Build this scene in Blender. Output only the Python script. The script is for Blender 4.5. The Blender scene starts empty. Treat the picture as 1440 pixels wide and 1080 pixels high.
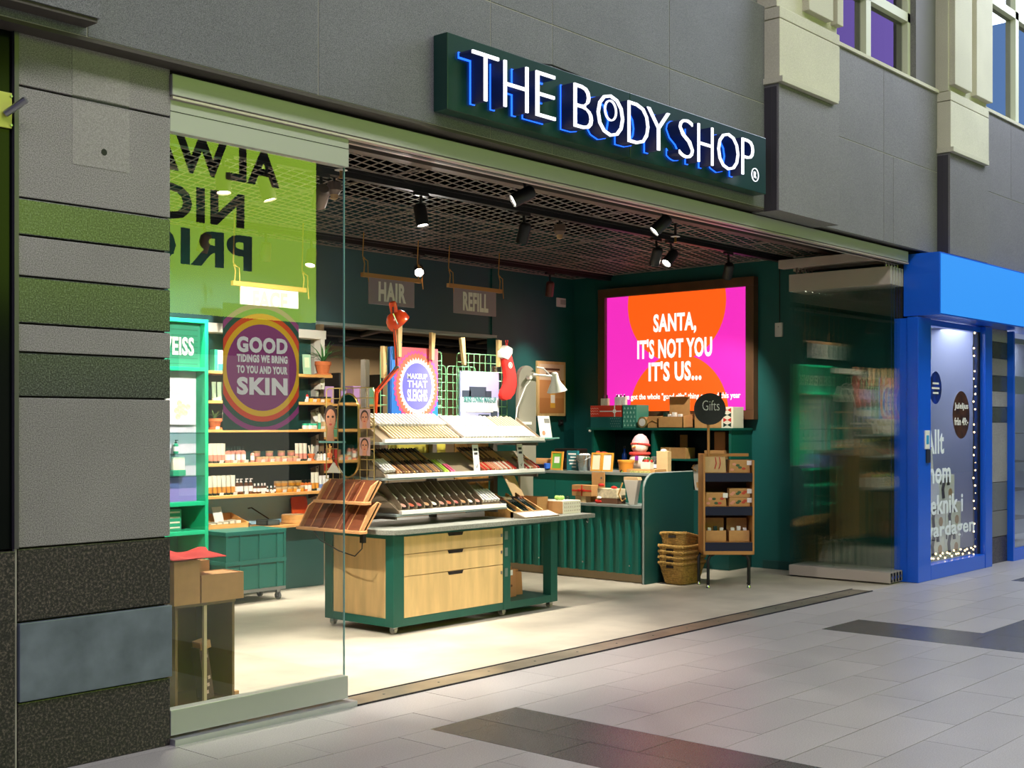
import bpy, bmesh, math, random
from mathutils import Vector, Matrix, Euler
random.seed(7)
PI = math.pi
scene = bpy.context.scene
COL = scene.collection
# ------------------------------------------------------------------ camera
cam_d = bpy.data.cameras.new('camera')
cam = bpy.data.objects.new('camera', cam_d); COL.objects.link(cam)
cam_d.sensor_width = 36.0
cam_d.lens = 36.0*1766/1440
cam_d.shift_y = 57/1440
cam_d.clip_end = 200
cam.location = (-3.57, -5.43, 1.6)
cam.rotation_euler = (PI/2, 0, math.radians(41.45-90))
scene.camera = cam
# ------------------------------------------------------------------ light of the place
scene.view_settings.view_transform = 'Standard'
scene.view_settings.look = 'None'
scene.view_settings.gamma = 1
scene.view_settings.use_curve_mapping = False
scene.view_settings.exposure = 0.0
try:
    scene.cycles.transparent_max_bounces = 40
    scene.cycles.max_bounces = 12
    scene.cycles.sample_clamp_indirect = 6
except Exception:
    pass
w = bpy.data.worlds.new('world'); scene.world = w; w.use_nodes = True
w.node_tree.nodes['Background'].inputs[0].default_value = (0.62, 0.66, 0.78, 1)
w.node_tree.nodes['Background'].inputs[1].default_value = 0.10
def area(name, loc, rot, sx, sy, power, col):
    l = bpy.data.lights.new(name, 'AREA'); l.shape = 'RECTANGLE'; l.size = sx; l.size_y = sy
    l.energy = power; l.color = col
    o = bpy.data.objects.new(name, l); COL.objects.link(o); o.location = loc; o.rotation_euler = rot
    return o
# rows of luminaires under the arcade roof
area('arcade_light', (1.5, -5.0, 8.6), (0, 0, 0), 13, 1.6, 720, (1.0, .96, .97))
area('arcade_light', (14, -2.7, 8.6), (0, 0, 0), 9, 1.6, 800, (.80, .87, 1.0))
area('arcade_light', (-9, -4.0, 7.5), (0, math.radians(-38), 0), 3, 5, 190, (.62, .52, 1.0))

# ------------------------------------------------------------------ helpers
def lin(c):
    if isinstance(c, str):
        c = c.lstrip('#'); c = [int(c[i:i+2], 16)/255 for i in (0, 2, 4)]
        c = [v/12.92 if v <= .04045 else ((v+.055)/1.055)**2.4 for v in c]
    return (c[0], c[1], c[2], 1.0)
MATS = {}
def M(name, col='#888888', rough=.55, metal=0.0, noise=0.0, nscale=8.0, bump=0.0, bscale=60.0, emit=0.0, stretch=None,
      vary=0.0, coat=0.0, spec=.5, col2=None):
    if name in MATS: return MATS[name]
    m = bpy.data.materials.new(name); m.use_nodes = True; MATS[name] = m
    nt = m.node_tree; N = nt.nodes; L = nt.links; b = N['Principled BSDF']
    c = lin(col)
    b.inputs['Base Color'].default_value = c
    b.inputs['Roughness'].default_value = rough
    b.inputs['Metallic'].default_value = metal
    b.inputs['Specular IOR Level'].default_value = spec
    if coat: b.inputs['Coat Weight'].default_value = coat; b.inputs['Coat Roughness'].default_value = .08
    if emit:
        b.inputs['Emission Color'].default_value = c; b.inputs['Emission Strength'].default_value = emit
    vec = None
    if noise or bump:
        tc = N.new('ShaderNodeTexCoord'); vec = tc.outputs['Object']
        if stretch:
            mp = N.new('ShaderNodeMapping'); mp.inputs['Scale'].default_value = stretch
            L.new(vec, mp.inputs[0]); vec = mp.outputs[0]
    out = None
    if noise:
        n = N.new('ShaderNodeTexNoise'); n.inputs['Scale'].default_value = nscale; n.inputs['Detail'].default_value = 5
        L.new(vec, n.inputs['Vector'])
        r = N.new('ShaderNodeValToRGB'); r.color_ramp.elements[0].position = .34; r.color_ramp.elements[1].position = .66
        lo = lin(col2) if col2 else tuple(v*(1-noise) for v in c[:3])+(1,)
        hi = c if col2 else tuple(min(1, v*(1+noise*.7)) for v in c[:3])+(1,)
        r.color_ramp.elements[0].color = lo; r.color_ramp.elements[1].color = hi
        L.new(n.outputs['Fac'], r.inputs[0]); out = r.outputs[0]
    if vary:
        oi = N.new('ShaderNodeObjectInfo'); mr = N.new('ShaderNodeMapRange')
        mr.inputs['To Min'].default_value = 1-vary; mr.inputs['To Max'].default_value = 1+vary
        L.new(oi.outputs['Random'], mr.inputs[0])
        hs = N.new('ShaderNodeHueSaturation'); L.new(mr.outputs[0], hs.inputs['Value'])
        if out: L.new(out, hs.inputs['Color'])
        else: hs.inputs['Color'].default_value = c
        out = hs.outputs[0]
    if out: L.new(out, b.inputs['Base Color'])
    if bump:
        n2 = N.new('ShaderNodeTexNoise'); n2.inputs['Scale'].default_value = bscale; n2.inputs['Detail'].default_value = 3
        L.new(vec, n2.inputs['Vector'])
        bp = N.new('ShaderNodeBump'); bp.inputs['Strength'].default_value = bump; bp.inputs['Distance'].default_value = .01
        L.new(n2.outputs['Fac'], bp.inputs['Height']); L.new(bp.outputs[0], b.inputs['Normal'])
    return m
def granite(name, base, dark, light, rough=.5, scale=170, big=0.12, vary=.05, coat=0.0):
    """speckled stone: fine grains of three tones over a slow drift of tone"""
    m = bpy.data.materials.new(name); m.use_nodes = True; MATS[name] = m
    nt = m.node_tree; N = nt.nodes; L = nt.links; b = N['Principled BSDF']
    tc = N.new('ShaderNodeTexCoord')
    n = N.new('ShaderNodeTexNoise'); n.inputs['Scale'].default_value = scale; n.inputs['Detail'].default_value = 3
    n.inputs['Roughness'].default_value = .75
    L.new(tc.outputs['Object'], n.inputs['Vector'])
    r = N.new('ShaderNodeValToRGB'); e = r.color_ramp.elements
    e[0].position = .33; e[0].color = lin(dark); e[1].position = .68; e[1].color = lin(light)
    k = e.new(.5); k.color = lin(base)
    L.new(n.outputs['Fac'], r.inputs[0])
    n2 = N.new('ShaderNodeTexNoise'); n2.inputs['Scale'].default_value = 1.7; n2.inputs['Detail'].default_value = 4
    L.new(tc.outputs['Object'], n2.inputs['Vector'])
    mr = N.new('ShaderNodeMapRange'); mr.inputs['From Min'].default_value = .3; mr.inputs['From Max'].default_value = .7
    mr.inputs['To Min'].default_value = 1-big; mr.inputs['To Max'].default_value = 1+big
    L.new(n2.outputs['Fac'], mr.inputs[0])
    oi = N.new('ShaderNodeObjectInfo'); m2 = N.new('ShaderNodeMapRange')
    m2.inputs['To Min'].default_value = 1-vary; m2.inputs['To Max'].default_value = 1+vary
    L.new(oi.outputs['Random'], m2.inputs[0])
    mu = N.new('ShaderNodeMath'); mu.operation = 'MULTIPLY'; L.new(mr.outputs[0], mu.inputs[0]); L.new(m2.outputs[0], mu.inputs[1])
    hs = N.new('ShaderNodeHueSaturation'); L.new(r.outputs[0], hs.inputs['Color']); L.new(mu.outputs[0], hs.inputs['Value'])
    L.new(hs.outputs[0], b.inputs['Base Color'])
    b.inputs['Roughness'].default_value = rough
    if coat: b.inputs['Coat Weight'].default_value = coat; b.inputs['Coat Roughness'].default_value = .03
    bp = N.new('ShaderNodeBump'); bp.inputs['Strength'].default_value = .12 if not coat else .0; bp.inputs['Distance'].default_value = .004
    L.new(n.outputs['Fac'], bp.inputs['Height']); L.new(bp.outputs[0], b.inputs['Normal'])
    return m
def glassmat(name, tint=(.93, .98, .96), ior=1.5, boost=1.0, rough=0.0):
    m = bpy.data.materials.new(name); m.use_nodes = True; MATS[name] = m
    nt = m.node_tree; N = nt.nodes; L = nt.links
    N.remove(N['Principled BSDF'])
    t = N.new('ShaderNodeBsdfTransparent'); t.inputs[0].default_value = tint+(1,)
    g = N.new('ShaderNodeBsdfGlossy'); g.inputs['Roughness'].default_value = rough
    f = N.new('ShaderNodeFresnel'); f.inputs['IOR'].default_value = ior
    mu = N.new('ShaderNodeMath'); mu.operation = 'MULTIPLY'; mu.inputs[1].default_value = boost; mu.use_clamp = True
    L.new(f.outputs[0], mu.inputs[0])
    ge = N.new('ShaderNodeNewGeometry'); iv = N.new('ShaderNodeMath'); iv.operation = 'SUBTRACT'; iv.inputs[0].default_value = 1.0
    L.new(ge.outputs['Backfacing'], iv.inputs[1])
    m3 = N.new('ShaderNodeMath'); m3.operation = 'MULTIPLY'; L.new(mu.outputs[0], m3.inputs[0]); L.new(iv.outputs[0], m3.inputs[1]); mu = m3
    x = N.new('ShaderNodeMixShader'); L.new(mu.outputs[0], x.inputs[0]); L.new(t.outputs[0], x.inputs[1]); L.new(g.outputs[0], x.inputs[2])
    L.new(x.outputs[0], N['Material Output'].inputs['Surface'])
    return m
def vinylmat(name, col, alpha=.85):
    """see-through printed film on glass"""
    m = bpy.data.materials.new(name); m.use_nodes = True; MATS[name] = m
    b = m.node_tree.nodes['Principled BSDF']
    b.inputs['Base Color'].default_value = lin(col); b.inputs['Alpha'].default_value = alpha; b.inputs['Roughness'].default_value = .45
    return m
def emis(name, col, s):
    if name in MATS: return MATS[name]
    m = bpy.data.materials.new(name); m.use_nodes = True; MATS[name] = m
    b = m.node_tree.nodes['Principled BSDF']
    b.inputs['Base Color'].default_value = tuple(v*.3 for v in lin(col)[:3])+(1,)
    b.inputs['Emission Color'].default_value = lin(col); b.inputs['Emission Strength'].default_value = s
    return m

class MB:
    """collects shapes into one mesh"""
    def __init__(s): s.v = []; s.f = []
    def add(s, vs, fs):
        o = len(s.v); s.v += [tuple(p) for p in vs]; s.f += [tuple(i+o for i in f) for f in fs]; return s
    def box(s, x0, x1, y0, y1, z0, z1, mtx=None):
        vs = [Vector((x, y, z)) for z in (z0, z1) for y in (y0, y1) for x in (x0, x1)]
        if mtx: vs = [mtx @ v for v in vs]
        return s.add(vs, [(0, 2, 3, 1), (4, 5, 7, 6), (0, 1, 5, 4), (2, 6, 7, 3), (0, 4, 6, 2), (1, 3, 7, 5)])
    def ring(s, pts, closed=True):
        pass
    def cyl(s, p0, p1, r0, r1=None, n=12, cap=True):
        p0 = Vector(p0); p1 = Vector(p1); r1 = r0 if r1 is None else r1
        d = (p1-p0).normalized(); a = d.orthogonal().normalized(); b = d.cross(a)
        vs = []
        for p, r in ((p0, r0), (p1, r1)):
            for i in range(n):
                t = 2*PI*i/n; vs.append(p+a*(r*math.cos(t))+b*(r*math.sin(t)))
        fs = [(i, (i+1) % n, n+(i+1) % n, n+i) for i in range(n)]
        if cap: fs += [tuple(range(n-1, -1, -1)), tuple(range(n, 2*n))]
        return s.add(vs, fs)
    def tube(s, pts, r, n=6, closed=False):
        pts = [Vector(p) for p in pts]; m = len(pts); vs = []; ref = None
        for i, p in enumerate(pts):
            if closed: d = pts[(i+1) % m]-pts[i-1]
            else: d = pts[min(i+1, m-1)]-pts[max(i-1, 0)]
            d.normalize()
            if ref is None: ref = d.orthogonal().normalized()
            a = ref-d*ref.dot(d)
            if a.length < 1e-4: a = d.orthogonal()
            a.normalize(); ref = a; b = d.cross(a)
            rr = r[i] if isinstance(r, (list, tuple)) else r
            for k in range(n):
                t = 2*PI*k/n; vs.append(p+a*(rr*math.cos(t))+b*(rr*math.sin(t)))
        fs = []
        for i in range(m if closed else m-1):
            j = (i+1) % m
            for k in range(n): fs.append((i*n+k, i*n+(k+1) % n, j*n+(k+1) % n, j*n+k))
        if not closed: fs += [tuple(range(n-1, -1, -1)), tuple(range((m-1)*n, m*n))]
        return s.add(vs, fs)
    def lathe(s, prof, n=16, c=(0, 0, 0), sy=1.0):
        vs = []; m = len(prof)
        for r, z in prof:
            for k in range(n):
                t = 2*PI*k/n; vs.append((c[0]+r*math.cos(t), c[1]+r*math.sin(t)*sy, c[2]+z))
        fs = [(i*n+k, i*n+(k+1) % n, (i+1)*n+(k+1) % n, (i+1)*n+k) for i in range(m-1) for k in range(n)]
        fs += [tuple(range(n-1, -1, -1)), tuple(range((m-1)*n, m*n))]
        return s.add(vs, fs)
    def prism(s, poly, a, b, axis='z', mtx=None):
        """poly in the two other axes (x,y / x,z / y,z), extruded from a to b"""
        n = len(poly)
        def P(u, v, w):
            return {'z': (u, v, w), 'y': (u, w, v), 'x': (w, u, v)}[axis]
        vs = [Vector(P(u, v, a)) for u, v in poly]+[Vector(P(u, v, b)) for u, v in poly]
        if mtx: vs = [mtx @ v for v in vs]
        fs = [(i, (i+1) % n, n+(i+1) % n, n+i) for i in range(n)]+[tuple(range(n-1, -1, -1)), tuple(range(n, 2*n))]
        return s.add(vs, fs)
    def ball(s, c, r, n=10, sc=(1, 1, 1)):
        m = n//2+1
        prof = [(max(1e-4, math.sin(PI*i/(m-1)))*r, -math.cos(PI*i/(m-1))*r) for i in range(m)]
        o = len(s.v); s.lathe(prof, n)
        for i in range(o, len(s.v)):
            x, y, z = s.v[i]; s.v[i] = (c[0]+x*sc[0], c[1]+y*sc[1], c[2]+z*sc[2])
        return s
    def mesh(s, name, mat, smooth=False, bevel=0.0):
        me = bpy.data.meshes.new(name); me.from_pydata(s.v, [], s.f)
        bm = bmesh.new(); bm.from_mesh(me)
        bmesh.ops.recalc_face_normals(bm, faces=bm.faces)
        if bevel:
            bmesh.ops.bevel(bm, geom=[e for e in bm.edges if len(e.link_faces) == 2 and e.calc_face_angle(0) > .6],
                            offset=bevel, segments=2, affect='EDGES', profile=.6)
        bm.to_mesh(me); bm.free()
        if smooth:
            for p in me.polygons: p.use_smooth = True
            try: me.set_sharp_from_angle(angle=math.radians(38))
            except Exception: pass
        if mat: me.materials.append(mat)
        return me
    def build(s, name, mat, parent=None, smooth=False, bevel=0.0, loc=None, rot=None):
        o = bpy.data.objects.new(name, s.mesh(name, mat, smooth, bevel)); COL.objects.link(o)
        o.parent = parent
        if loc: o.location = loc
        if rot: o.rotation_euler = rot
        return o
def thing(name, label, cat, loc=(0, 0, 0), rz=0.0, group=None):
    o = bpy.data.objects.new(name, None); COL.objects.link(o); o.empty_display_size = .05
    o.location = loc; o.rotation_euler = (0, 0, rz); o['label'] = label; o['category'] = cat
    if group: o['group'] = group
    return o
def tag(o, label, cat, group=None):
    o['label'] = label; o['category'] = cat
    if group: o['group'] = group
    return o
def struct(o, label=None):
    o['kind'] = 'structure'
    if label: o['label'] = label; o['category'] = o.name.split('_')[0].split('.')[0]
    return o
def stuff(o):
    o['kind'] = 'stuff'; return o
def dup(root, loc, rz=None, label=None, group=None, scale=None, rot=None):
    r = root.copy(); COL.objects.link(r); r.location = loc
    if rz is not None: r.rotation_euler = (root.rotation_euler.x, root.rotation_euler.y, rz)
    if rot is not None: r.rotation_euler = rot
    if scale: r.scale = scale
    if label: r['label'] = label
    if group: r['group'] = group
    for ch in list(root.children):
        c = ch.copy(); COL.objects.link(c); c.parent = r
        for g in list(ch.children):
            d = g.copy(); COL.objects.link(d); d.parent = c
    return r
def put(name, me, parent, loc=(0, 0, 0), rot=(0, 0, 0), scale=(1, 1, 1)):
    o = bpy.data.objects.new(name, me); COL.objects.link(o); o.parent = parent
    o.location = loc; o.rotation_euler = rot; o.scale = scale
    return o
def bx(name, mat, parent, x0, x1, y0, y1, z0, z1, bevel=0.0, smooth=False):
    return MB().box(x0, x1, y0, y1, z0, z1).build(name, mat, parent, smooth, bevel)
TXT = {}
def text_mesh(s, mat, bold=0.0, ext=.02, res=3, align=False):
    key = (s, mat.name, bold, ext)
    if key in TXT: return TXT[key]
    cu = bpy.data.curves.new('lettering', 'FONT'); cu.body = s; cu.size = 1; cu.extrude = ext; cu.offset = bold
    cu.resolution_u = res; cu.space_character = 1+bold*2.2
    ob = bpy.data.objects.new('lettering', cu); COL.objects.link(ob)
    bpy.context.view_layer.update()
    me = bpy.data.meshes.new_from_object(ob.evaluated_get(bpy.context.evaluated_depsgraph_get()))
    bpy.data.objects.remove(ob); bpy.data.curves.remove(cu)
    me.name = 'lettering'; me.materials.clear(); me.materials.append(mat)
    TXT[key] = me
    return me
FACE_OUT = (PI/2, 0, 0)          # reads on a surface that faces -Y
FACE_LEFT = (PI/2, 0, -PI/2)     # reads on a surface that faces -X
FACE_IN = (PI/2, 0, PI)          # reads on a surface that faces +Y
def text(s, mat, parent, c, w, h, rot=FACE_OUT, bold=0.0, depth=.004, name='lettering'):
    """lettering of overall size w x h, its centre at c; h is the height of the inked box"""
    me = text_mesh(s, mat, bold, .02)
    xs = [v.co.x for v in me.vertices]; ys = [v.co.y for v in me.vertices]
    x0, x1, y0, y1 = min(xs), max(xs), min(ys), max(ys)
    sx = w/(x1-x0); sy = (h/(y1-y0)) if h else sx
    o = bpy.data.objects.new(name, me); COL.objects.link(o); o.parent = parent
    o.scale = (sx, sy, depth/.04); o.rotation_euler = rot
    off = Euler(rot).to_matrix() @ Vector((-(x0+x1)/2*sx, -(y0+y1)/2*sy, 0))
    o.location = Vector(c)+off
    return o
def disc(name, mat, parent, c, r, rot=FACE_OUT, t=.004, n=32, rx=None):
    rx = rx or r
    m = MB(); m.prism([(rx*math.cos(2*PI*i/n), r*math.sin(2*PI*i/n)) for i in range(n)], -t/2, t/2)
    return m.build(name, mat, parent, loc=c, rot=rot)
def annulus(name, mat, parent, c, r0, r1, rot=FACE_OUT, t=.004, n=40, teeth=0, rx=1.0, amp=0.0):
    m = MB(); vs = []; k = n if not teeth else teeth*2
    for z in (-t/2, t/2):
        for i in range(k):
            a = 2*PI*i/k
            ro = r1*(1+(amp if i % 2 else -amp)) if teeth else r1
            vs += [(r0*math.cos(a)*rx, r0*math.sin(a), z), (ro*math.cos(a)*rx, ro*math.sin(a), z)]
    fs = []
    for i in range(k):
        j = (i+1) % k
        a, b, c2, d = 2*i, 2*i+1, 2*j+1, 2*j; o = 2*k
        fs += [(o+a, o+b, o+c2, o+d), (d, c2, b, a), (b, c2, o+c2, o+b), (a, o+a, o+d, d)]
    m.add(vs, fs)
    return m.build(name, mat, parent, loc=c, rot=rot)
def rrect(w, h, r, n=5):
    p = []
    for cx, cy, a0 in ((w/2-r, h/2-r, 0), (-w/2+r, h/2-r, 90), (-w/2+r, -h/2+r, 180), (w/2-r, -h/2+r, 270)):
        for i in range(n+1):
            a = math.radians(a0+90*i/n); p.append((cx+r*math.cos(a), cy+r*math.sin(a)))
    return p
# ------------------------------------------------------------------ materials
g_pillar = granite('granite_grey', '#8b8785', '#55524f', '#b3aeaa', .6, 190, .10, .05)
g_pol = granite('granite_polished_dark', '#3f443f', '#191b19', '#767c74', .16, 130, .08, .05)
g_black = granite('granite_black', '#2a2727', '#0c0b0b', '#75685f', .3, 80, .10, .06)
g_fascia = granite('granite_fascia', '#66676a', '#3f4042', '#86878a', .6, 210, .08, .05)
g_pil = granite('granite_pilaster', '#6f6d6c', '#48474a', '#8b8987', .6, 230, .06, .04)
limestone = granite('limestone', '#c3bfa9', '#b5b09c', '#cfcbb6', .75, 140, .07, .03)
mortar = M('joint_mortar', '#a39f93', .8)
joint_dark = M('joint_dark', '#2a2826', .9)
slate = M('slate_plate', '#737e88', .32, noise=.30, nscale=5, col2='#57616a', bump=.05, bscale=30)
alu = M('aluminium_satin', '#b9bdb8', .38, .75)
alu_paint = M('aluminium_painted', '#b4b5ae', .45, .25)
alu_warm = M('rail_painted_beige', '#b7ada2', .5, .15)
black = M('black_metal', '#141414', .5, .2)
darkpaint = M('dark_soffit', '#221f1c', .8)
brownpaint = M('brown_soffit', '#4a443d', .7)
teal = M('teal_paint', '#0d5450', .5, noise=.10, nscale=2.0)
teal_d = M('teal_dark_paint', '#0a403c', .5, noise=.08, nscale=2.0)
teal_grey = M('teal_grey_paint', '#2a5457', .6, noise=.06, nscale=1.5)
wood_pale = M('birch_plywood', '#dcb87c', .5, noise=.13, nscale=3, stretch=(5, 5, .7))
wood_shelf = M('pine_shelf', '#d29a55', .5, noise=.14, nscale=4, stretch=(1, 8, 8))
wood_frame = M('walnut_frame', '#5e4026', .5, noise=.25, nscale=5, stretch=(1, 1, .3))
kraft = M('kraft_card', '#bd8d55', .75, noise=.06, nscale=20)
kraft_l = M('kraft_card_light', '#c9a878', .75, noise=.05, nscale=20)
white = M('white_plastic', '#e8e6e0', .45)
paper = M('white_paper', '#efece4', .7)
steel = M('steel', '#9da0a0', .3, .9)
chrome = M('chrome', '#c8c8c8', .12, 1.0)
bluep = M('blue_paint', '#0b5bd8', .3, coat=.3)
blue_l = emis('blue_lit_acrylic', '#2f92f0', .85)
glass = glassmat('clear_glass', (.985, .995, .99), 1.5, 2.3)
glass_g = glassmat('green_edge_glass', (.962, .984, .975), 1.5, 2.3)
glass_edge = M('glass_edge', '#7fb5aa', .15, 0, spec=.8)

# ------------------------------------------------------------------ floors
tile_l = granite('floor_tile_pale', '#a5a09d', '#8f8a88', '#b8b4b0', .34, 150, .05, .05)
tile_d = granite('floor_tile_dark', '#5a5753', '#45433f', '#6d6965', .26, 150, .06, .06)
concrete = M('store_concrete', '#b3aa98', .42, noise=.16, nscale=2.4, bump=.05, bscale=14)
fm = struct(MB().box(-14, 40, -11.2, 0.0, -.20, -.006).build('floor_mall', M('floor_grout', '#5f5b59', .8)),
            'pale grey stone tiled floor of the shopping arcade')
XT, YT0, YT1 = (-1.4, 13.4), -3.14, -.06
def dark_at(x, y):
    if 1.09 < x < 1.775 and y < -.74: return True
    if 5.40 < x < 6.04 and y < -.78: return True
    if x > 6.04 and -2.52 < y < -1.83: return True
    if x > 9.3 and -1.1 < y < -.62: return True
    return False
tile_cache = {}
def tile(x0, x1, y0, y1, mt):
    k = (round(x1-x0, 3), round(y1-y0, 3), mt.name)
    if k not in tile_cache:
        tile_cache[k] = MB().box(-(x1-x0)/2+.002, (x1-x0)/2-.002, -(y1-y0)/2+.002, (y1-y0)/2-.002, -.03, 0).mesh('floor_tile', mt)
    put('floor_tile', tile_cache[k], fm, ((x0+x1)/2, (y0+y1)/2, random.uniform(-.0006, .0004)))
def spans(x0, x1, step, off):
    e = [x0]; x = math.ceil((x0-off)/step)*step+off
    if x-x0 < .08: x += step
    while x < x1-.08: e.append(x); x += step
    return e+[x1]
row = 0; y1 = YT1; rows = []
while y1 > YT0+.05: rows.append((y1-.34, y1)); y1 -= .34
for i, (a, b) in enumerate(rows):
    if b < -.70: segs = [(XT[0], 1.09), (1.775, 5.40), (6.04, XT[1])]
    else: segs = [(XT[0], XT[1])]
    for s0, s1 in segs:
        ed = spans(s0, s1, .86, .43*(i % 2))
        for p, q in zip(ed, ed[1:]):
            ym = (a+b)/2
            dk = dark_at((p+q)/2, ym)
            tile(p, q, a, b, tile_d if dk else tile_l)
for (s0, s1), ph in (((1.09, 1.432), 0), ((1.432, 1.775), .3), ((5.40, 5.72), 0), ((5.72, 6.04), .3)):
    ed = [rows[2][1]]; y = -.93-ph
    while y > YT0: ed.append(y); y -= .6
    ed.append(rows[-1][0])
    for p, q in zip(ed, ed[1:]):
        tile(s0, s1, q, p, tile_d)
# the floor farther off, where tiles can no longer be told apart
rest = MB()
for x0, x1, ya, yb in ((-14, XT[0], -11.2, -.06), (XT[1], 40, -11.2, -.06), (XT[0], XT[1], -11.2, rows[-1][0]), (-14, 40, -.06, -.0)):
    rest.add([(x0, ya, -.0005), (x1, ya, -.0005), (x1, yb, -.0005), (x0, yb, -.0005)], [(0, 1, 2, 3)])
stuff(rest.build('floor_tiles_beyond', tile_l, fm))
fs = struct(MB().box(-1.0, 10.0, 0.0, 9.0, -.2, -.004).build('floor_store', concrete), 'smooth pale concrete floor inside the shop')
# the metal channel in the threshold
th = thing('threshold_track', 'long flat metal floor channel across the open shop front', 'floor track', (0, 0, 0))
thm = M('threshold_brass_steel', '#b3a792', .30, .7, noise=.3, nscale=2.5)
bx('track_plate', thm, th, 1.20, 7.75, -.04, .165, -.004, .004)
for y in (-.045, .165): bx('track_edge', M('track_edge_dark', '#2c2c30', .4, .6), th, 1.20, 7.75, y-.006, y+.006, -.004, .008)
for k in range(14): MB().cyl((1.5+k*.46, .06, .004), (1.5+k*.46, .06, .007), .008, n=8).build('screw', steel, th)

# ------------------------------------------------------------------ the left stone pillar
pl = struct(MB().box(-.80, -.02, .02, .6, 0, 3.43).build('wall_pillar', joint_dark), 'banded grey and black granite pillar at the glass front')
bands = [(0.0, .337, g_black, .0), (.345, .70, slate, .018), (.708, 1.035, g_black, .0), (1.043, 1.722, g_pillar, .0), (1.73, 1.925, g_pol, .0),
         (1.933, 2.055, g_pillar, .0), (2.063, 2.27, g_pol, .0), (2.278, 2.455, g_pillar, .0), (2.463, 2.625, g_pol, .0),
         (2.633, 3.13, g_pillar, .0), (3.14, 3.43, g_pillar, .0)]
for z0, z1, mt, pr in bands:
    bx('granite_block', mt, pl, -.795, 0, -pr, .5, z0, z1, bevel=.004)
MB().cyl((-.365, -.002, 2.90), (-.365, .002, 2.90), .016, n=12).build('drill_hole', black, pl)
MB().box(-.53, -.23, -.0012, 0, 3.131, 3.139).build('open_joint', black, pl)
# repaired paler patch left by an old sign
patch = granite('granite_cleaned', '#98948f', '#7d7976', '#aca8a4', .6, 190, .06, .0)
bx('cleaned_patch', patch, pl, -.53, -.23, -.0015, .001, 2.82, 3.12)
bx('cleaned_patch', patch, pl, -.53, -.23, -.0015, .001, 3.145, 3.40)
bx('plinth_joint', mortar, pl, -.812, -.800, .0, .02, 0, 1.04)
# window reveal beside the pillar
wl = struct(MB().box(-2.2, -.815, .01, .06, 1.04, 3.44).build('window_1', M('dark_window', '#0a100e', .15, spec=.12)), 'dark shop window beside the stone pillar')
bx('window_frame', M('dark_bronze_frame', '#5d5960', .4, .6), wl, -.818, -.797, -.015, .06, 1.04, 3.44)
bx('window_plinth', g_black, wl, -2.2, -.812, -.01, .2, 0, 1.03, bevel=.004)
pv = thing('pipe_bracket', 'plate in painted yellow-green reflection, with a short angled pipe in the dark window', 'bracket', (-.880, .005, 3.0))
bx('plate', M('lime_plate', '#c5cf55', .5), pv, -.05, .055, -.012, .0, -.07, .09, bevel=.003)  # green reflected from the shop front opposite is put into this colour
MB().cyl((.02, -.02, -.01), (.075, -.10, .05), .016, n=12).build('pipe', steel, pv, True)
for sx in (-.035, .05):
    for sz in (-.055, .075): MB().cyl((sx, -.013, sz), (sx, -.017, sz), .006, n=8).build('bolt', steel, pv)

# ------------------------------------------------------------------ fascia of granite panels
fa = struct(MB().box(-3, 14.5, -.1165, .0, 3.39, 5.06).build('wall_fascia', mortar), 'dark grey granite fascia above the shop front')
def panels(xs, z0, z1, mt, yf=-.12, skip=()):
    for a, b in zip(xs, xs[1:]):
        if a in skip: continue
        bx('granite_panel', mt, fa, a+.003, b-.003, yf, -.07, z0+.003, z1-.003, bevel=.003)
panels([-3, -1.9, -.52, .853, 2.24, 2.848, 4.212, 5.60], 3.39, 4.25, g_fascia)
panels([-3, -1.9, -.52, .853, 2.24, 2.848, 4.212, 5.60], 4.25, 5.06, g_fascia)
panels([6.62, 7.84, 8.05, 9.1], 3.36, 4.21, g_pil); panels([6.62, 7.84, 9.1], 4.21, 5.03, g_pil)
panels([10.13, 11.9, 13.2, 14.5], 3.36, 4.21, g_pil); panels([10.13, 11.2, 12.6, 14.5], 4.21, 5.1, g_pil)
bx('soffit', brownpaint, fa, -3, 14.5, -.115, .18, 3.372, 3.39)
bx('soffit_shadow_gap', darkpaint, fa, -3, 14.5, .02, .22, 3.35, 3.372)
bx('sill_stone', limestone, fa, 6.66, 9.1, -.14, 0.02, 5.03, 5.062)
bx('sill_stone', limestone, fa, 10.13, 14.5, -.14, 0.02, 5.10, 5.135)
# pilasters
def pilaster(x0, x1, z_b, n, label):
    p = struct(MB().box(x0, x1, -.255, .0, z_b, 4.40).build('wall_pilaster', g_pil), label)
    bx('corner_strip', M('dark_granite_return', '#39363c', .4), p, x0-.004, x0+.002, -.235, -.12, z_b, 4.38)
    bx('corner_strip', M('dark_granite_return', '#39363c', .4), p, x0-.008, x0+.002, -.19, -.175, z_b, 4.38)
    bx('ledge', limestone, p, x0-.02, x1-.09, -.30, 0, 4.405, 4.455, bevel=.004)
    bx('capital_block', limestone, p, x0, x1, -.262, 0, 4.455, 4.935, bevel=.006)
    bx('capital_block', limestone, p, x0, x1, -.262, 0, 4.942, 5.035, bevel=.006)
    bx('pier', limestone, p, x0, x1, -.235, 0, 5.04, 6.9, bevel=.006)
    bx('pier_panel', limestone, p, x0+(.02 if n else .43), x0+(.47 if n else .86), -.30, -.2, 5.10, 6.9, bevel=.006)
    bx('pier_panel', limestone, p, x0+(.60 if n else .94), x0+1.05, -.30, -.2, 5.10, 6.9, bevel=.006)
    return p
pilaster(5.596, 6.65, 3.36, 0, 'granite pilaster with limestone capital beside the illuminated shop sign')
pilaster(9.10, 10.14, 3.36, 1, 'granite pilaster with limestone capital above the blue shop')
pb = struct(MB().box(-3, -.52, -.235, -.06, 3.45, 5.2).build('wall_upper_block', g_fascia), 'projecting granite block above the banded pillar')
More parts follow.
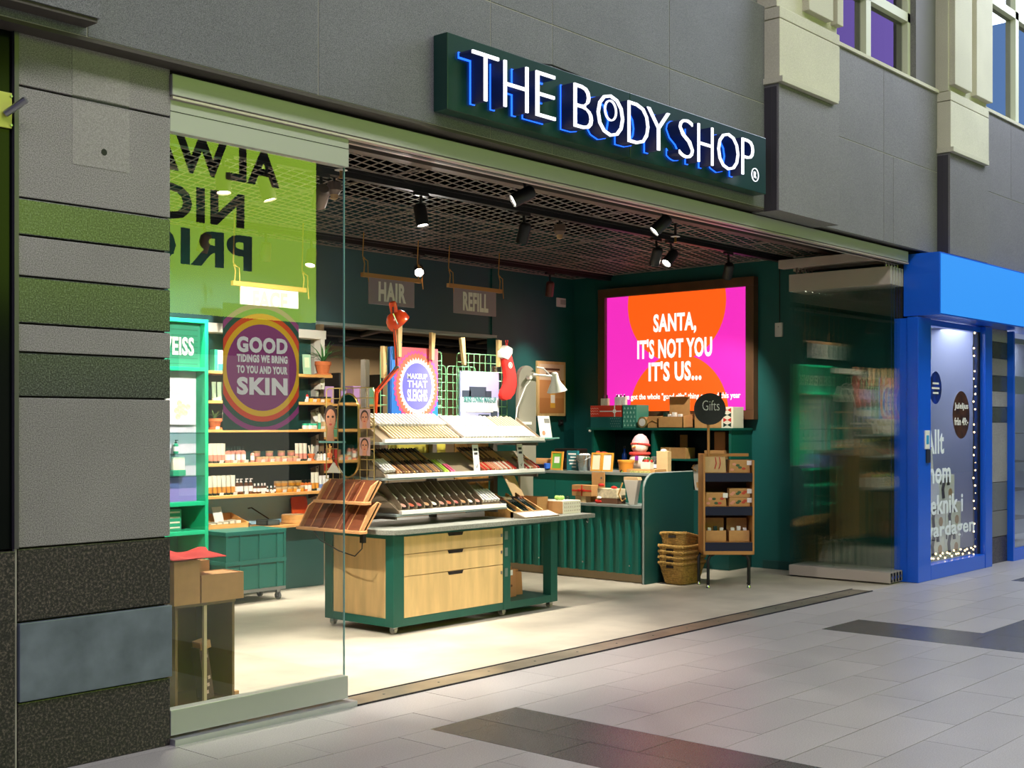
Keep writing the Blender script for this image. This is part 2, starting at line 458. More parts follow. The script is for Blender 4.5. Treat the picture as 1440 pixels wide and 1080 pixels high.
bx('soffit_frame', brownpaint, pb, -3, -.53, -.225, .02, 3.43, 3.45)
# upper windows
uw = struct(MB().box(6.65, 9.1, .25, .3, 5.0, 7.2).build('wall_upper', M('upper_wall', '#8f8a80', .8)), 'plain plastered wall behind the upper windows')
bx('return_wall', g_pil, uw, 8.62, 9.12, -.10, .0, 5.06, 7.0)
bx('plain_wall', g_fascia, uw, -3, 5.6, -.05, .3, 5.06, 7.2)
wf = M('window_frame_cream', '#c9cbb0', .5)
wglass = glassmat('upper_window_glass', (.30, .34, .36), 1.5, 2.4)
def window(n, x0, x1, z0, muls, lab, zr):
    w_ = struct(MB().box(x0, x1, .02, .03, z0, 7.0).build('window_%d' % n, wglass), lab)
    bx('frame', wf, w_, x1-.06, x1, -.04, .06, z0, 7.0); bx('frame', wf, w_, x0, x0+.05, -.04, .06, z0, 7.0)
    bx('frame', wf, w_, x0, x1, -.04, .06, z0, z0+.05); bx('transom', wf, w_, x0, x1, -.04, .06, zr, zr+.09)
    for mx in muls: bx('mullion', wf, w_, mx-.05, mx+.05, -.04, .06, z0, 7.0)
    bx('room_behind', M('dim_room', '#4a4d50', .9), w_, x0, x1, .24, .26, z0, 7.0)
    return w_
window(2, 6.65, 8.62, 5.062, [7.68], 'cream framed upper window reflecting purple light', 5.66)
window(3, 10.14, 14.4, 5.135, [11.62, 13.1], 'cream framed upper window reflecting blue and lilac light', 6.42)

# ------------------------------------------------------------------ glass front: header track, fixed panel, stacked panels
hd = thing('sliding_track', 'long pale aluminium header track above the shop opening', 'track', (0, 0, 0))
bx('track_profile', alu_paint, hd, 0, 8.62, -.02, .10, 3.245, 3.35, bevel=.004)
bx('track_lip', M('track_lip_pink', '#c9bdb4', .4, .3), hd, 0, 8.62, -.024, .10, 3.225, 3.237)
bx('track_groove', black, hd, 0, 8.62, .02, .06, 3.222, 3.246)
fg = thing('fixed_glass_panel', 'large clear glass panel with metal rails beside the stone pillar', 'glass panel', (0, 0, 0))
bx('pane', glass, fg, 0.005, 1.165, .025, .037, .165, 3.07)
bx('top_rail', alu_paint, fg, 0, 1.175, .0, .06, 3.065, 3.225, bevel=.003)
bx('rail_seam', black, fg, 0, 1.175, -.001, .0, 3.165, 3.169)
bx('bottom_rail', alu, fg, 0, 1.165, -.005, .065, .045, .172, bevel=.003)
bx('floor_guide', M('floor_guide', '#c3c5c8', .3, .7), fg, 0, 1.20, -.045, .10, -.002, .03)
bx('pane_edge', glass_edge, fg, 1.163, 1.167, .025, .037, .172, 3.065)
# panels parked in a stack at right angles to the front
GR = 'glass panels folded into a stack by the blue shop'
lab = ['frontmost glass panel of the folded stack, beige rails towards the shop', 'second glass panel in the folded stack of sliding doors',
       'third glass panel in the folded stack of sliding doors', 'fourth glass panel in the folded stack of sliding doors',
       'fifth glass panel in the folded stack of sliding doors', 'hindmost glass panel of the folded stack nearest the blue shop']
for k in range(6):
    x = 8.33+k*.075
    g = thing('sliding_glass_panel', lab[k], 'glass panel', (x, .04+.004*k, 0), 0, GR)
    bx('pane', glass_g, g, .02, .03, 0, 1.13, .11, 3.04)
    bx('top_rail', alu_warm, g, 0, .05, 0, 1.13, 3.005, 3.185, bevel=.003)
    bx('bottom_rail', alu_warm, g, 0, .05, 0, 1.13, .012, .118, bevel=.003)
    bx('rail_end_cap', black, g, .008, .042, -.006, 0, .02, .11)
    for y in (.06, 1.05): MB().cyl((.025, y, 3.18), (.025, y, 3.26), .012, n=10).build('roller', chrome, g)
    bx('latch', chrome, g, .012, .038, -.012, -.004, .05, .08)
pk = thing('parking_track', 'beige ceiling rail above the folded glass panels', 'track', (8.30, 0, 0))
bx('rail', alu_warm, pk, 0, .11, .12, 1.28, 3.255, 3.345, bevel=.004)
bx('rail', alu_warm, pk, .32, .43, .12, 1.28, 3.255, 3.345, bevel=.004)
# ------------------------------------------------------------------ shop shell
CZ = 3.42
wr = struct(MB().box(8.80, 8.92, .14, 4.60, -.01, 3.99).build('wall_right', teal), 'dark teal side wall with the lit poster')
bx('baseboard', teal_d, wr, 8.785, 8.80, 1.3, 1.75, 0, .09)
struct(MB().box(7.34, 8.80, 4.45, 4.60, -.01, 3.99).build('wall_back_right', teal), 'dark teal rear wall pier beside the counter')
struct(MB().box(4.62, 7.34, 4.45, 4.60, 2.645, 3.99).build('wall_bulkhead', teal_grey), 'teal grey bulkhead over the opening to the rear room')
struct(MB().box(7.24, 7.345, 4.425, 4.45, 2.645, 3.42).build('trim_1', teal), 'teal edge strip at the end of the bulkhead')
struct(MB().box(4.62, 7.34, 4.44, 4.62, 2.615, 2.645).build('trim_2', M('pale_edge', '#8a9a98', .6)), 'pale edge under the bulkhead')
struct(MB().box(4.622, 4.672, 4.38, 4.448, 0, 2.61).build('trim_3', M('bronze_post', '#7a6446', .5)), 'bronze post at the opening to the rear room')
struct(MB().box(-1.0, 4.62, 4.45, 4.60, -.01, 3.99).build('wall_back_left', teal_grey), 'teal grey rear wall behind the product shelves')
struct(MB().box(-1.12, -1.0, .14, 4.6, -.01, 3.99).build('wall_left', teal_grey), 'teal grey side wall behind the stone pillar')
struct(MB().box(-1.1, 8.9, .22, 4.6, 3.98, 4.04).build('ceiling_slab', M('ceiling_black', '#020202', 1.0, spec=0.0)), 'black painted slab above the open grid')
cg = struct(MB().box(-.9, 8.8, .80, .90, 3.405, 3.46).build('ceiling', M('ceiling_edge_brown', '#5b5046', .6)), 'open black ceiling behind taupe diamond metal mesh panels')
gridm = M('ceiling_grid_grey', '#958c84', .5, .1)
def clip_seg(p, d, x0, x1, y0, y1):
    """the stretch of the line p + t d inside a rectangle"""
    t0, t1 = -99.0, 99.0
    for c, v, lo, hi in ((p[0], d[0], x0, x1), (p[1], d[1], y0, y1)):
        a, b = sorted(((lo-c)/v, (hi-c)/v)); t0 = max(t0, a); t1 = min(t1, b)
    return (t0, t1) if t1-t0 > .01 else None
def lattice_panel(x0, x1, y0, y1, sp=.101, w_=.0048):
    """expanded metal: two families of flat strands crossing in long diamonds"""
    m = MB()
    for ang, dz in ((math.radians(15), 0), (math.radians(75), .002)):
        d = (math.cos(ang), math.sin(ang)); n = (-d[1], d[0])
        ks = [n[0]*x+n[1]*y for x in (x0, x1) for y in (y0, y1)]
        for k in range(math.ceil(min(ks)/sp), math.floor(max(ks)/sp)+1):
            p = (n[0]*k*sp, n[1]*k*sp); c = clip_seg(p, d, x0, x1, y0, y1)
            if c:
                u, v = [(p[0]+d[0]*t, p[1]+d[1]*t) for t in c]
                vs = [(q[0]+n[0]*s_*w_, q[1]+n[1]*s_*w_, CZ+dz+h) for h in (0, .005) for q, s_ in ((u, -1), (v, -1), (v, 1), (u, 1))]
                m.add(vs, [(3, 2, 1, 0), (4, 5, 6, 7), (0, 1, 5, 4), (1, 2, 6, 5), (2, 3, 7, 6), (3, 0, 4, 7)])
    for a_, b_, c_, d_ in ((x0, x1, y0-.004, y0+.004), (x0, x1, y1-.004, y1+.004), (x0-.004, x0+.004, y0, y1), (x1-.004, x1+.004, y0, y1)):
        m.box(a_, b_, c_, d_, CZ, CZ+.012)
    return m.build('mesh_panel', gridm, cg)
for k in range(8):
    x = -.85+k*1.2
    for a_, b_ in ((.92, 1.335), (1.465, 2.26), (2.265, 3.03), (3.035, 3.795), (3.925, 4.44)):
        lattice_panel(x, x+1.195, a_, b_)
for y, nm in ((.40, 'front'), (1.40, 'middle'), (3.86, 'rear')):
    t = thing('lighting_track', 'black ceiling lighting track, the %s of the three' % nm, 'lighting track', (0, 0, 0), 0, 'ceiling lighting tracks')
    bx('rail', black, t, -.8, 8.75, y-.03, y+.03, 3.36, 3.40)
    bx('cover', black, t, -.8, 8.75, y-.055, y+.055, 3.40, 3.418)
# rear room beyond the opening
struct(MB().box(3.0, 12.5, 8.0, 8.1, -.01, 3.2).build('wall_rear_room', M('rear_room_tan', '#c9ad86', .8)), 'tan wall at the end of the rear room')
struct(MB().box(12.4, 12.5, 4.6, 8.0, -.01, 3.2).build('wall_rear_side', M('rear_room_tan', '#c9ad86')), 'tan side wall of the rear room')
struct(MB().box(2.9, 3.0, 4.6, 8.0, -.01, 3.2).build('wall_rear_left', M('rear_room_tan', '#c9ad86')), 'tan left wall of the rear room')
rc = struct(MB().box(2.9, 12.5, 4.6, 8.1, 2.78, 2.9).build('ceiling_rear', M('rear_ceiling', '#564636', .9)), 'brown ceiling of the rear room')
rp = thing('ceiling_pipes', 'black pipes and trays crossing under the rear room ceiling', 'pipes', (0, 0, 0))
for (a, b, r) in (((4.5, 5.2, 2.72), (12, 5.6, 2.72), .03), ((4.5, 5.9, 2.70), (12, 6.6, 2.68), .05), ((6, 4.7, 2.7), (7.6, 7.9, 2.7), .04), ((8.5, 4.7, 2.72), (9.4, 7.9, 2.72), .03), ((4.5, 7.0, 2.68), (12, 7.2, 2.68), .06)):
    MB().cyl(a, b, r, n=8).build('pipe', black, rp, True)
fr = bpy.data.lights.new('rear_room_lamp', 'AREA'); fr.size = 2.5; fr.energy = 62; fr.color = (1, .86, .66)
fro = bpy.data.objects.new('rear_room_lamp', fr); COL.objects.link(fro); fro.location = (7.8, 6.3, 2.55)
struct(MB().box(5.6, 6.8, 7.92, 7.99, 0, 2.5).build('door_1', M('grey_door', '#8b8a80', .5)), 'grey door at the end of the rear room')
# rear room shelving with stock
rs = thing('stock_shelf', 'stock shelving with coloured boxes in the rear room', 'shelf', (7.0, 7.55, 0))
for z in (.5, .95, 1.4, 1.85): bx('shelf_board', wood_shelf, rs, -.2, 1.4, 0, .35, z, z+.03)
for x in (-.2, .6, 1.37): bx('upright', black, rs, x, x+.03, 0, .35, 0, 2.3)
cols = [M('stock_%d' % i, c, .6) for i, c in enumerate(('#b690cf', '#f0c8a0', '#e9e2d4', '#c43a2e', '#5f9a78', '#e3a24a'))]
for z in (.53, .98, 1.43, 1.88):
    x = -.15
    while x < 1.2:
        wd = random.uniform(.10, .2); h = random.uniform(.14, .33)
        i = random.randrange(6)
        o = bx('stock_box', cols[i], None, 0, wd, 0, .2, 0, h); o.location = (7.0+x, 7.58, z+.001)
        tag(o, '%s stock box on the shelving of the rear room' % ('lilac', 'peach', 'cream', 'red', 'green', 'orange')[i], 'box', 'stock boxes in the rear room')
        x += wd+random.uniform(.02, .14)

# ------------------------------------------------------------------ track spotlights
black_s = M('spot_black', '#191919', .45)
grey_s = M('spot_taupe', '#5c4b40', .5)
red_s = M('spot_red_brown', '#5a2a26', .5)
lens_on = emis('spot_lens_lit', '#fff4e4', 22)
lens_off = M('spot_lens_ring', '#d9d7d2', .3)
head_cache = {}
def spot(x, y, aim, power, label, z=3.20, mat=None, size=1.0, cone=62, col=(1, .93, .82), pend=None, blend=.6, lens=None):
    mat = mat or black_s
    t = thing('track_spotlight', label, 'spotlight', (x, y, z), 0, 'track spotlights under the grid ceiling')
    d = (Vector(aim)-Vector((x, y, z))).normalized()
    q = Vector((0, 0, -1)).rotation_difference(d).to_euler()
    k = (mat.name, size)
    if k not in head_cache:
        r = .05*size
        h = MB().lathe([(r*.72, .085), (r*.92, .075), (r, .06), (r, -.085), (r*.9, -.085), (r*.86, -.07)], 20).mesh('lamp_head', mat, True)
        ln = MB().lathe([(r*.86, -.074), (r*.86, -.071)], 20).mesh('lens', lens_on)
        head_cache[k] = (h, ln)
    h, ln = head_cache[k]
    ho = put('lamp_head', h, t, (0, 0, 0), q)
    put('lens', ln, ho)
    back = -d*.03
    MB().cyl(back, (0, 0, 3.345-z), .012, n=8).build('stem', black_s, t)
    MB().box(-.07, .07, -.017, .017, 3.335-z, 3.359-z).build('track_adapter', black_s, t)
    l = bpy.data.lights.new('spot_light', 'SPOT'); l.energy = power; l.color = col; l.spot_size = math.radians(cone); l.spot_blend = blend
    l.shadow_soft_size = .035
    lo = bpy.data.objects.new('spot_light', l); COL.objects.link(lo); lo.parent = t
    lo.location = d*.10; lo.rotation_euler = q
    return t
spot(3.12, 1.40, (3.25, .75, 0), 390, 'black spotlight with a lit lens left of the middle track', 3.19)
spot(3.15, .40, (1.75, 1.5, 2.3), 300, 'black spotlight with a lit lens tilted along the front track', 3.22)
spot(4.31, 1.40, (4.45, 2.2, 1.2), 285, 'black spotlight hanging straight down above the makeup island', 3.19)
spot(4.86, .40, (3.55, 1.5, 1.6), 420, 'black spotlight near the pink glow on the front track', 3.22)
spot(6.22, 1.40, (6.95, 2.7, .9), 620, 'black spotlight seen from behind, left of a pair by the lit poster', 3.19)
spot(6.46, 1.40, (4.9, 1.72, 1.5), 400, 'black spotlight with a bright lens edge, right of a pair by the lit poster', 3.2)
spot(7.50, 1.40, (8.7, 2.6, 1.4), 220, 'round dark spotlight over the corner of the lit poster', 3.17)
spot(7.61, 3.86, (8.0, 4.4, 1.6), 110, 'reddish brown spotlight on the rear wall pier', 3.17, red_s, .95, blend=1.0)
spot(5.44, 3.80, (2.6, .6, 1.3), 495, 'dazzling spotlight pointing out of the shop between two hanging signs', 3.18, col=(1, .95, .88))
spot(2.14, 1.40, (3.6, 4.3, 1.3), 800, 'taupe spotlight just above the edge of the glass panel', 3.2, grey_s, 1.1)
spot(4.03, 3.80, (3.3, 3.4, 1.0), 225, 'tilted taupe spotlight beside the hanging sign ropes', 3.17, grey_s)
spot(1.32, 1.40, (1.15, .95, 0), 450, 'lit downlight behind the letters reflected in the glass', 3.19, grey_s)
spot(1.67, 1.40, (2.3, .8, 0), 495, 'lit downlight right of another behind the glass panel', 3.19, grey_s)
spot(2.84, 3.80, (2.7, 4.3, 1.7), 320, 'downlight left above the hanging sign behind the glass', 3.18, grey_s)
spot(3.50, 3.80, (3.75, 4.3, 1.2), 420, 'downlight right above the hanging sign behind the glass', 3.17, grey_s)
spot(.35, 1.40, (2.9, 1.95, 1.25), 260, 'added fill spotlight out of view behind the stone pillar', 3.19, grey_s)  # added fill lamp out of view, brightens the left end of the island
spot(1.0, 3.80, (1.2, 4.3, 1.3), 300, 'added unseen fill spotlight at the far end of the rear track', 3.18, grey_s)  # another added fill lamp, hidden from the camera
# sprinklers and small ceiling fittings
def sprinkler(x, y, lab):
    t = thing('sprinkler_head', lab, 'sprinkler', (x, y, 3.30), 0, 'ceiling sprinklers')
    MB().cyl((0, 0, 0), (0, 0, .12), .012, n=8).build('pipe', black_s, t)
    MB().lathe([(.03, 0), (.045, .004), (.02, .012)], 12).build('rosette', white, t, True)
    MB().lathe([(.016, -.05), (.01, -.03), (.012, 0)], 10).build('nozzle', M('brass', '#c09a5a', .3, .8), t, True)
sprinkler(1.98, 1.0, 'white and brass sprinkler above the glass panel edge'); sprinkler(5.95, 1.0, 'small sprinkler in the pink glow under the grid ceiling')
def ceilbox(x, y, lab):
    t = thing('ceiling_sensor', lab, 'sensor', (x, y, 3.28), 0, 'ceiling sensors')
    MB().lathe([(.05, .09), (.055, .03), (.03, 0)], 12).build('housing', grey_s, t, True)
    MB().lathe([(.03, 0), (.026, -.03), (.006, -.04)], 10).build('dome', M('amber_dome', '#a4855c', .3), t, True)
    MB().cyl((0, 0, .09), (0, 0, .14), .01, n=8).build('stem', black_s, t)
ceilbox(2.45, 1.62, 'round taupe ceiling sensor above the glass edge'); ceilbox(5.05, 1.62, 'round dark ceiling sensor over the makeup island')

# ------------------------------------------------------------------ illuminated shop sign
sg = thing('shop_sign', 'dark green illuminated sign reading THE BODY SHOP on the granite fascia', 'sign', (0, 0, 0))
sgreen = M('sign_green_gloss', '#0f3a30', .3, noise=.12, nscale=3)
bx('sign_board', sgreen, sg, 1.735, 3.555, -.235, -.12, 3.465, 3.92, bevel=.004)
bx('sign_board', sgreen, sg, 3.559, 5.42, -.235, -.12, 3.465, 3.92, bevel=.004)
neon = emis('letter_white_led', '#f2f6ff', 1.7)
lside = emis('letter_side_blue', '#0a1a4c', .35)
lglow = emis('letter_blue_halo', '#1d5bff', 3.0)
def letter(ch, x0, x1, z0=3.53, z1=3.812, w_=.024):
    """channel letter: a glowing tube-like face on a dark return with a blue rim"""
    me = text_mesh(ch, neon, -.022, .02)
    xs = [v.co.x for v in me.vertices]; ys = [v.co.y for v in me.vertices]
    for nm, mt, y, dep, b in (('letter_face', neon, -.352, .012, -.022), ('letter_return', lside, -.297, .10, -.017), ('letter_halo', lglow, -.243, .008, .0)):
        o = text(ch, mt, None, ((x0+x1)/2, y, (z0+z1)/2), (x1-x0)+(b+.022)*.5, (z1-z0)+(b+.022)*.5, FACE_OUT, b, dep, nm)
        if nm == 'letter_face': top = o; top.name = 'letter'; o.parent = sg
        else: o.parent = top; o.matrix_parent_inverse = Matrix.Identity(4); kids.append((o, top))
    return top
kids = []
def wx(px):   # place along the board from measured fractions
    return px
sp = [('T', 1.825, 2.057), ('H', 2.105, 2.33), ('E', 2.405, 2.595), ('B', 2.785, 2.98), ('O', 3.03, 3.325), ('D', 3.375, 3.62), ('Y', 3.60, 3.875),
      ('S', 3.995, 4.18), ('H', 4.24, 4.445), ('O', 4.51, 4.81), ('P', 4.855, 5.03)]
for ch, a, b in sp: letter(ch, a, b)
bpy.context.view_layer.update()
for o, top in kids:
    # keep the measured place while belonging to its letter
    mw = Matrix.LocRotScale(o.location, o.rotation_euler, o.scale); tw = Matrix.LocRotScale(top.location, top.rotation_euler, top.scale)
    loc, rot, sc = (tw.inverted() @ mw).decompose()
    o.location = loc; o.rotation_euler = rot.to_euler(); o.scale = sc
annulus('registered_mark', neon, sg, (5.082, -.335, 3.56), .048, .053, t=.006)
text('R', neon, sg, (5.082, -.335, 3.56), .034, .05, bold=-.012, depth=.006)
# little leaf notch drawn in the O of BODY
annulus('letter_swirl', neon, sg, (3.178, -.352, 3.705), .060, .070, t=.012, rx=.95)
MB().tube([(2.6, -.19, 3.922), (2.75, -.19, 3.95), (3.0, -.19, 3.94), (3.25, -.19, 3.922)], .006, 6).build('cable', black, sg)
# ------------------------------------------------------------------ the arcade behind the viewer (seen in reflections)
wo = struct(MB().box(-14, 40, -11.5, -11.2, -.01, 9).build('wall_opposite', M('opposite_wall', '#57534f', .8)), 'grey wall on the far side of the arcade')
gs = thing('green_shop_front', 'lit lime green shop front across the arcade with black slogan', 'sign', (0, -11.2, 0))
bx('sign_panel', emis('lime_lightbox', '#a6d03c', 6.0), gs, 2.4, 10.12, 0, .18, 3.32, 6.35)
blk = M('slogan_black', '#0a0a0a', .6)
def rtext(s, x_start, z0, z1, wd): text(s, blk, gs, (x_start-wd/2, .195, (z0+z1)/2), wd, z1-z0, FACE_IN, .03, .02)
rtext('ALWAYS', 9.33, 5.46, 6.05, 3.45); rtext('NICE', 8.63, 4.72, 5.27, 2.1); rtext('PRICES', 8.78, 4.05, 4.62, 3.1)
for x in (3.4, 6.0, 8.6):
    bx('shop_window', emis('opposite_window_glow', '#e8e2cf', .55), gs, x-1.05, x+1.05, 0, .05, .5, 2.7)
pw = thing('led_wall', 'large lilac screen high on the far side of the arcade', 'screen', (0, -11.2, 0))
bx('screen', emis('lilac_screen', '#a88bff', 1.5), pw, 20, 33.5, 0, .15, 10.6, 20); bx('light_line', emis('pink_line', '#ffb0f0', 4), pw, 20, 33.5, .15, .2, 10.5, 10.8)
bx('screen', emis('blue_screen', '#86b6ff', 1.2), pw, 36, 60, 0, .15, 11.2, 24)

# ------------------------------------------------------------------ blue shop next door
bs = struct(MB().box(8.64, 8.92, .002, .138, 0, 2.68).build('wall_blue_post', bluep), 'bright blue corner post of the shop next door')
bx('dark_gap', M('dark_gap_brown', '#231a14', .8), bs, 8.66, 8.92, .06, .14, 2.68, 3.34)
hb = thing('blue_light_box', 'blue illuminated fascia box of the shop next door', 'sign', (0, 0, 0))
bx('box_body', bluep, hb, 8.66, 14.4, -.33, .05, 2.70, 3.33, bevel=.004)
bx('lit_face', blue_l, hb, 8.68, 14.38, -.336, -.33, 2.715, 3.315)
sf = struct(MB().box(8.80, 10.62, -.06, .02, 2.63, 2.69).build('window_4', bluep), 'blue framed display window with white lettering and round stickers')
bx('frame_post', bluep, sf, 8.63, 8.94, -.12, .0, .0, 2.69, bevel=.006)
bx('frame_sill', bluep, sf, 8.94, 10.40, -.12, .0, .0, .155, bevel=.006)
bx('frame_post', bluep, sf, 10.42, 10.62, -.12, .0, .0, 2.69, bevel=.006)
bx('door_gap', black, sf, 10.36, 10.42, -.06, .0, .16, 2.63)
bx('pane', glass, sf, 8.94, 10.36, -.055, -.047, .155, 2.63)
vw = vinylmat('vinyl_white', '#eef2f6', .95)
for s, x0, x1, z0, z1 in (('Allt', 8.96, 9.42, 1.29, 1.55), ('inom', 8.96, 9.60, .98, 1.20), ('teknik i', 8.96, 9.93, .655, .86), ('vardagen', 8.98, 10.25, .375, .575)):
    text(s, vw, sf, ((x0+x1)/2, -.0575, (z0+z1)/2), x1-x0, z1-z0, bold=.02, depth=.002)
stk = M('sticker_night', '#141a2c', .35, noise=.9, nscale=9, col2='#0a3aa8'); stk2 = M('sticker_brown', '#241511', .35, noise=.9, nscale=9, col2='#55341f')
for nm, c, r, mt, lines in (('round_sticker', (9.20, 1.985), .155, stk, ()), ('round_sticker', (9.88, 1.705), .235, stk2, (('Juleljus', .055), ('från 49:-', -.045)))):
    d_ = disc(nm, mt, sf, (c[0], -.0585, c[1]), r*1.1, t=.003, rx=r*.98)
    for s, dz in lines: text(s, paper, sf, (c[0], -.061, c[1]+dz*(1.6 if r > .2 else 1)), r*1.6, None if r < .2 else .085, bold=.02, depth=.002)
for k, w_ in enumerate((.13, .16, .12)): bx('sticker_line', paper, sf, 9.20-w_*.6, 9.20+w_*.6, -.0612, -.06, 2.02-k*.05, 2.04-k*.05)
bx('photo_card', M('green_print', '#a9c46a', .5), sf, 8.95, 9.12, -.046, -.04, 2.28, 2.62)
# inside of the blue shop window
iw = struct(MB().box(8.93, 14.3, .62, .70, 0, 2.75).build('wall_neighbour', M('neighbour_wall', '#9ea3b8', .8)), 'grey-lilac back wall inside the blue shop window')
bx('window_floor', M('neighbour_floor', '#8d9094', .6), iw, 8.93, 14.3, .0, .62, -.01, .14)
bx('window_ceiling', M('neighbour_ceiling', '#b9bccb', .7), iw, 8.93, 14.3, .06, .70, 2.72, 2.76)
struct(MB().box(8.922, 8.935, .14, .62, 0, 2.75).build('wall_neighbour_side', M('neighbour_wall', '#9ea3b8')), 'side wall inside the blue shop window')
struct(MB().box(10.62, 10.66, .06, .62, 0, 2.72).build('wall_neighbour_partition', M('neighbour_wall', '#9ea3b8')), 'partition between the two blue shop windows')
ln = bpy.data.lights.new('display_window_lamp', 'AREA'); ln.shape = 'RECTANGLE'; ln.size = 4.5; ln.size_y = .3; ln.energy = 60; ln.color = (.78, .85, 1)
lno = bpy.data.objects.new('display_window_lamp', ln); COL.objects.link(lno); lno.location = (11.2, .33, 2.70)
bx('notice_panel', M('window_notice', '#b4b8cc', .6), iw, 9.75, 10.5, .61, .62, 2.0, 2.45); bx('notice_panel', M('window_notice2', '#a3a79f', .6), iw, 9.6, 10.5, .605, .62, 1.45, 1.95)
cb = M('carton_white', '#e4e4e0', .6); cbd = M('carton_print_black', '#2c2b2b', .5); cbb = M('carton_print_brown', '#b28c5f', .5)
def appliance_carton(x, z, lab):
    t = thing('appliance_carton', lab, 'carton', (x, .12, z), 0, 'appliance cartons in the blue shop window')
    bx('box', cb, t, 0, .42, 0, .36, 0, .30, bevel=.004)
    MB().tube([(.10, -.003, .05), (.08, -.003, .15), (.12, -.003, .25), (.22, -.003, .26), (.23, -.003, .19)], .022, 8).build('printed_machine', cbd, t)
    disc('printed_cup', cbb, t, (.30, -.003, .10), .05, t=.004)
    bx('printed_band', cbd, t, .02, .06, -.002, 0, .2, .28)
for i in range(3): appliance_carton(9.0+i*.44, .142, 'appliance carton in the lowest row of the blue shop window, %s from the post' % ('first', 'second', 'third')[i])
for i in range(3): appliance_carton(9.02+i*.44, .444, 'appliance carton in the middle row of the blue shop window, %s from the post' % ('first', 'second', 'third')[i])
appliance_carton(9.72, .746, 'grey appliance carton on top of the pile in the blue shop window')
pc = thing('price_stand', 'white price card with a red header on top of the cartons', 'price card', (9.80, .25, 1.047))
MB().box(-.075, .075, -.004, .004, 0, .36, Matrix.Rotation(-.15, 4, 'Y')).build('card', paper, pc)
MB().box(-.075, .075, -.006, .0, .29, .345, Matrix.Rotation(-.15, 4, 'Y')).build('header', M('price_red', '#c8283a', .5), pc)
fl = thing('string_lights', 'string of tiny warm lights along the blue window edge', 'string lights', (0, 0, 0))
bulb = MB().ball((0, 0, 0), .011, 8).mesh('bulb', emis('warm_bulb', '#ffdca0', 7))
pts = []
for k in range(30):
    z = 2.62-k*.085; x = 10.33+.035*math.sin(k*1.9)
    pts.append((x, -.02+.01*math.sin(k), z)); put('bulb', bulb, fl, (x+.01, -.028, z))
for k in range(22):
    x = 10.3-k*.06; z = .20+.03*math.sin(k*2.3); pts.append((x, -.02, z)); put('bulb', bulb, fl, (x, -.028, z+.01))
MB().tube(pts, .003, 5).build('wire', M('wire_dark', '#2b2b30', .6), fl)
ds = thing('door_reader', 'small white and dark keypad units on the blue post', 'keypad', (8.78, -.13, 1.35))
bx('upper_unit', white, ds, 0, .11, 0, .012, .0, .19, bevel=.003); bx('screen', M('reader_blue', '#3aa0d8', .3), ds, .025, .085, -.002, 0, .05, .14)
bx('lower_unit', M('reader_dark', '#232a3c', .4), ds, .03, .12, -.004, .012, -.14, -.005, bevel=.003)
# granite pier and the next window
gp = struct(MB().box(10.62, 11.33, .0, .06, 0, 2.7).build('wall_granite_pier', joint_dark), 'banded granite pier between the blue windows')
for z0, z1, mt in ((0, .30, g_black), (.306, .60, g_pil), (.606, .93, g_fascia), (.936, 1.62, g_pillar), (1.626, 1.80, g_pol), (1.806, 1.98, g_pillar), (1.986, 2.16, g_pol), (2.166, 2.36, g_pillar), (2.366, 2.55, g_pol), (2.556, 2.7, g_pillar)):
    bx('granite_block', mt, gp, 10.625, 11.325, -.03, .05, z0, z1, bevel=.003)
nw = struct(MB().box(11.35, 14.4, -.06, .0, 2.56, 2.62).build('window_5', alu), 'bright second window of the blue shop at the picture edge')
bx('frame_post', bluep, nw, 11.33, 11.375, -.1, .0, 0, 2.69); bx('frame_sill', bluep, nw, 11.375, 14.4, -.1, .0, 0, .13)
bx('pane', glass, nw, 11.375, 14.4, -.055, -.047, .13, 2.56)
bx('sign_band', M('window_sign_grey', '#8f9a9c', .6), nw, 11.4, 14.3, .2, .22, 1.98, 2.2); text('LADDA', white, nw, (11.62, .195, 2.09), .36, .075, bold=.02)
goods = [M('goods_%d' % i, c, .6) for i, c in enumerate(('#f0f0ee', '#25282c', '#c9d6e2', '#3a4a5c', '#7fc27a', '#e0ddd2'))]
for r, z in enumerate((.14, .45, .80, 1.15, 1.5)):
    x = 11.42
    if r: bx('goods_shelf', M('goods_shelf', '#5c6064', .5), nw, 11.4, 12.7, .1, .4, z-.012, z)
    while x < 11.9:
        wd = random.uniform(.07, .16); i = random.randrange(6); h = random.uniform(.14, .27)
        o = bx('goods_pack', goods[i], None, 0, wd, 0, .1, 0, h, bevel=.003); o.location = (x, .15, z+.001)
        tag(o, '%s packaged gadget on the %s row of the second blue window' % (('white', 'black', 'pale blue', 'slate', 'green', 'ivory')[i], ('lowest', 'second', 'third', 'fourth', 'top')[r]), 'package', 'packaged goods in the second blue window')
        x += wd+.02
struct(MB().box(14.4, 36, -.10, .3, -.01, 7.2).build('wall_front_far', g_pil), 'plain granite wall farther along the arcade')
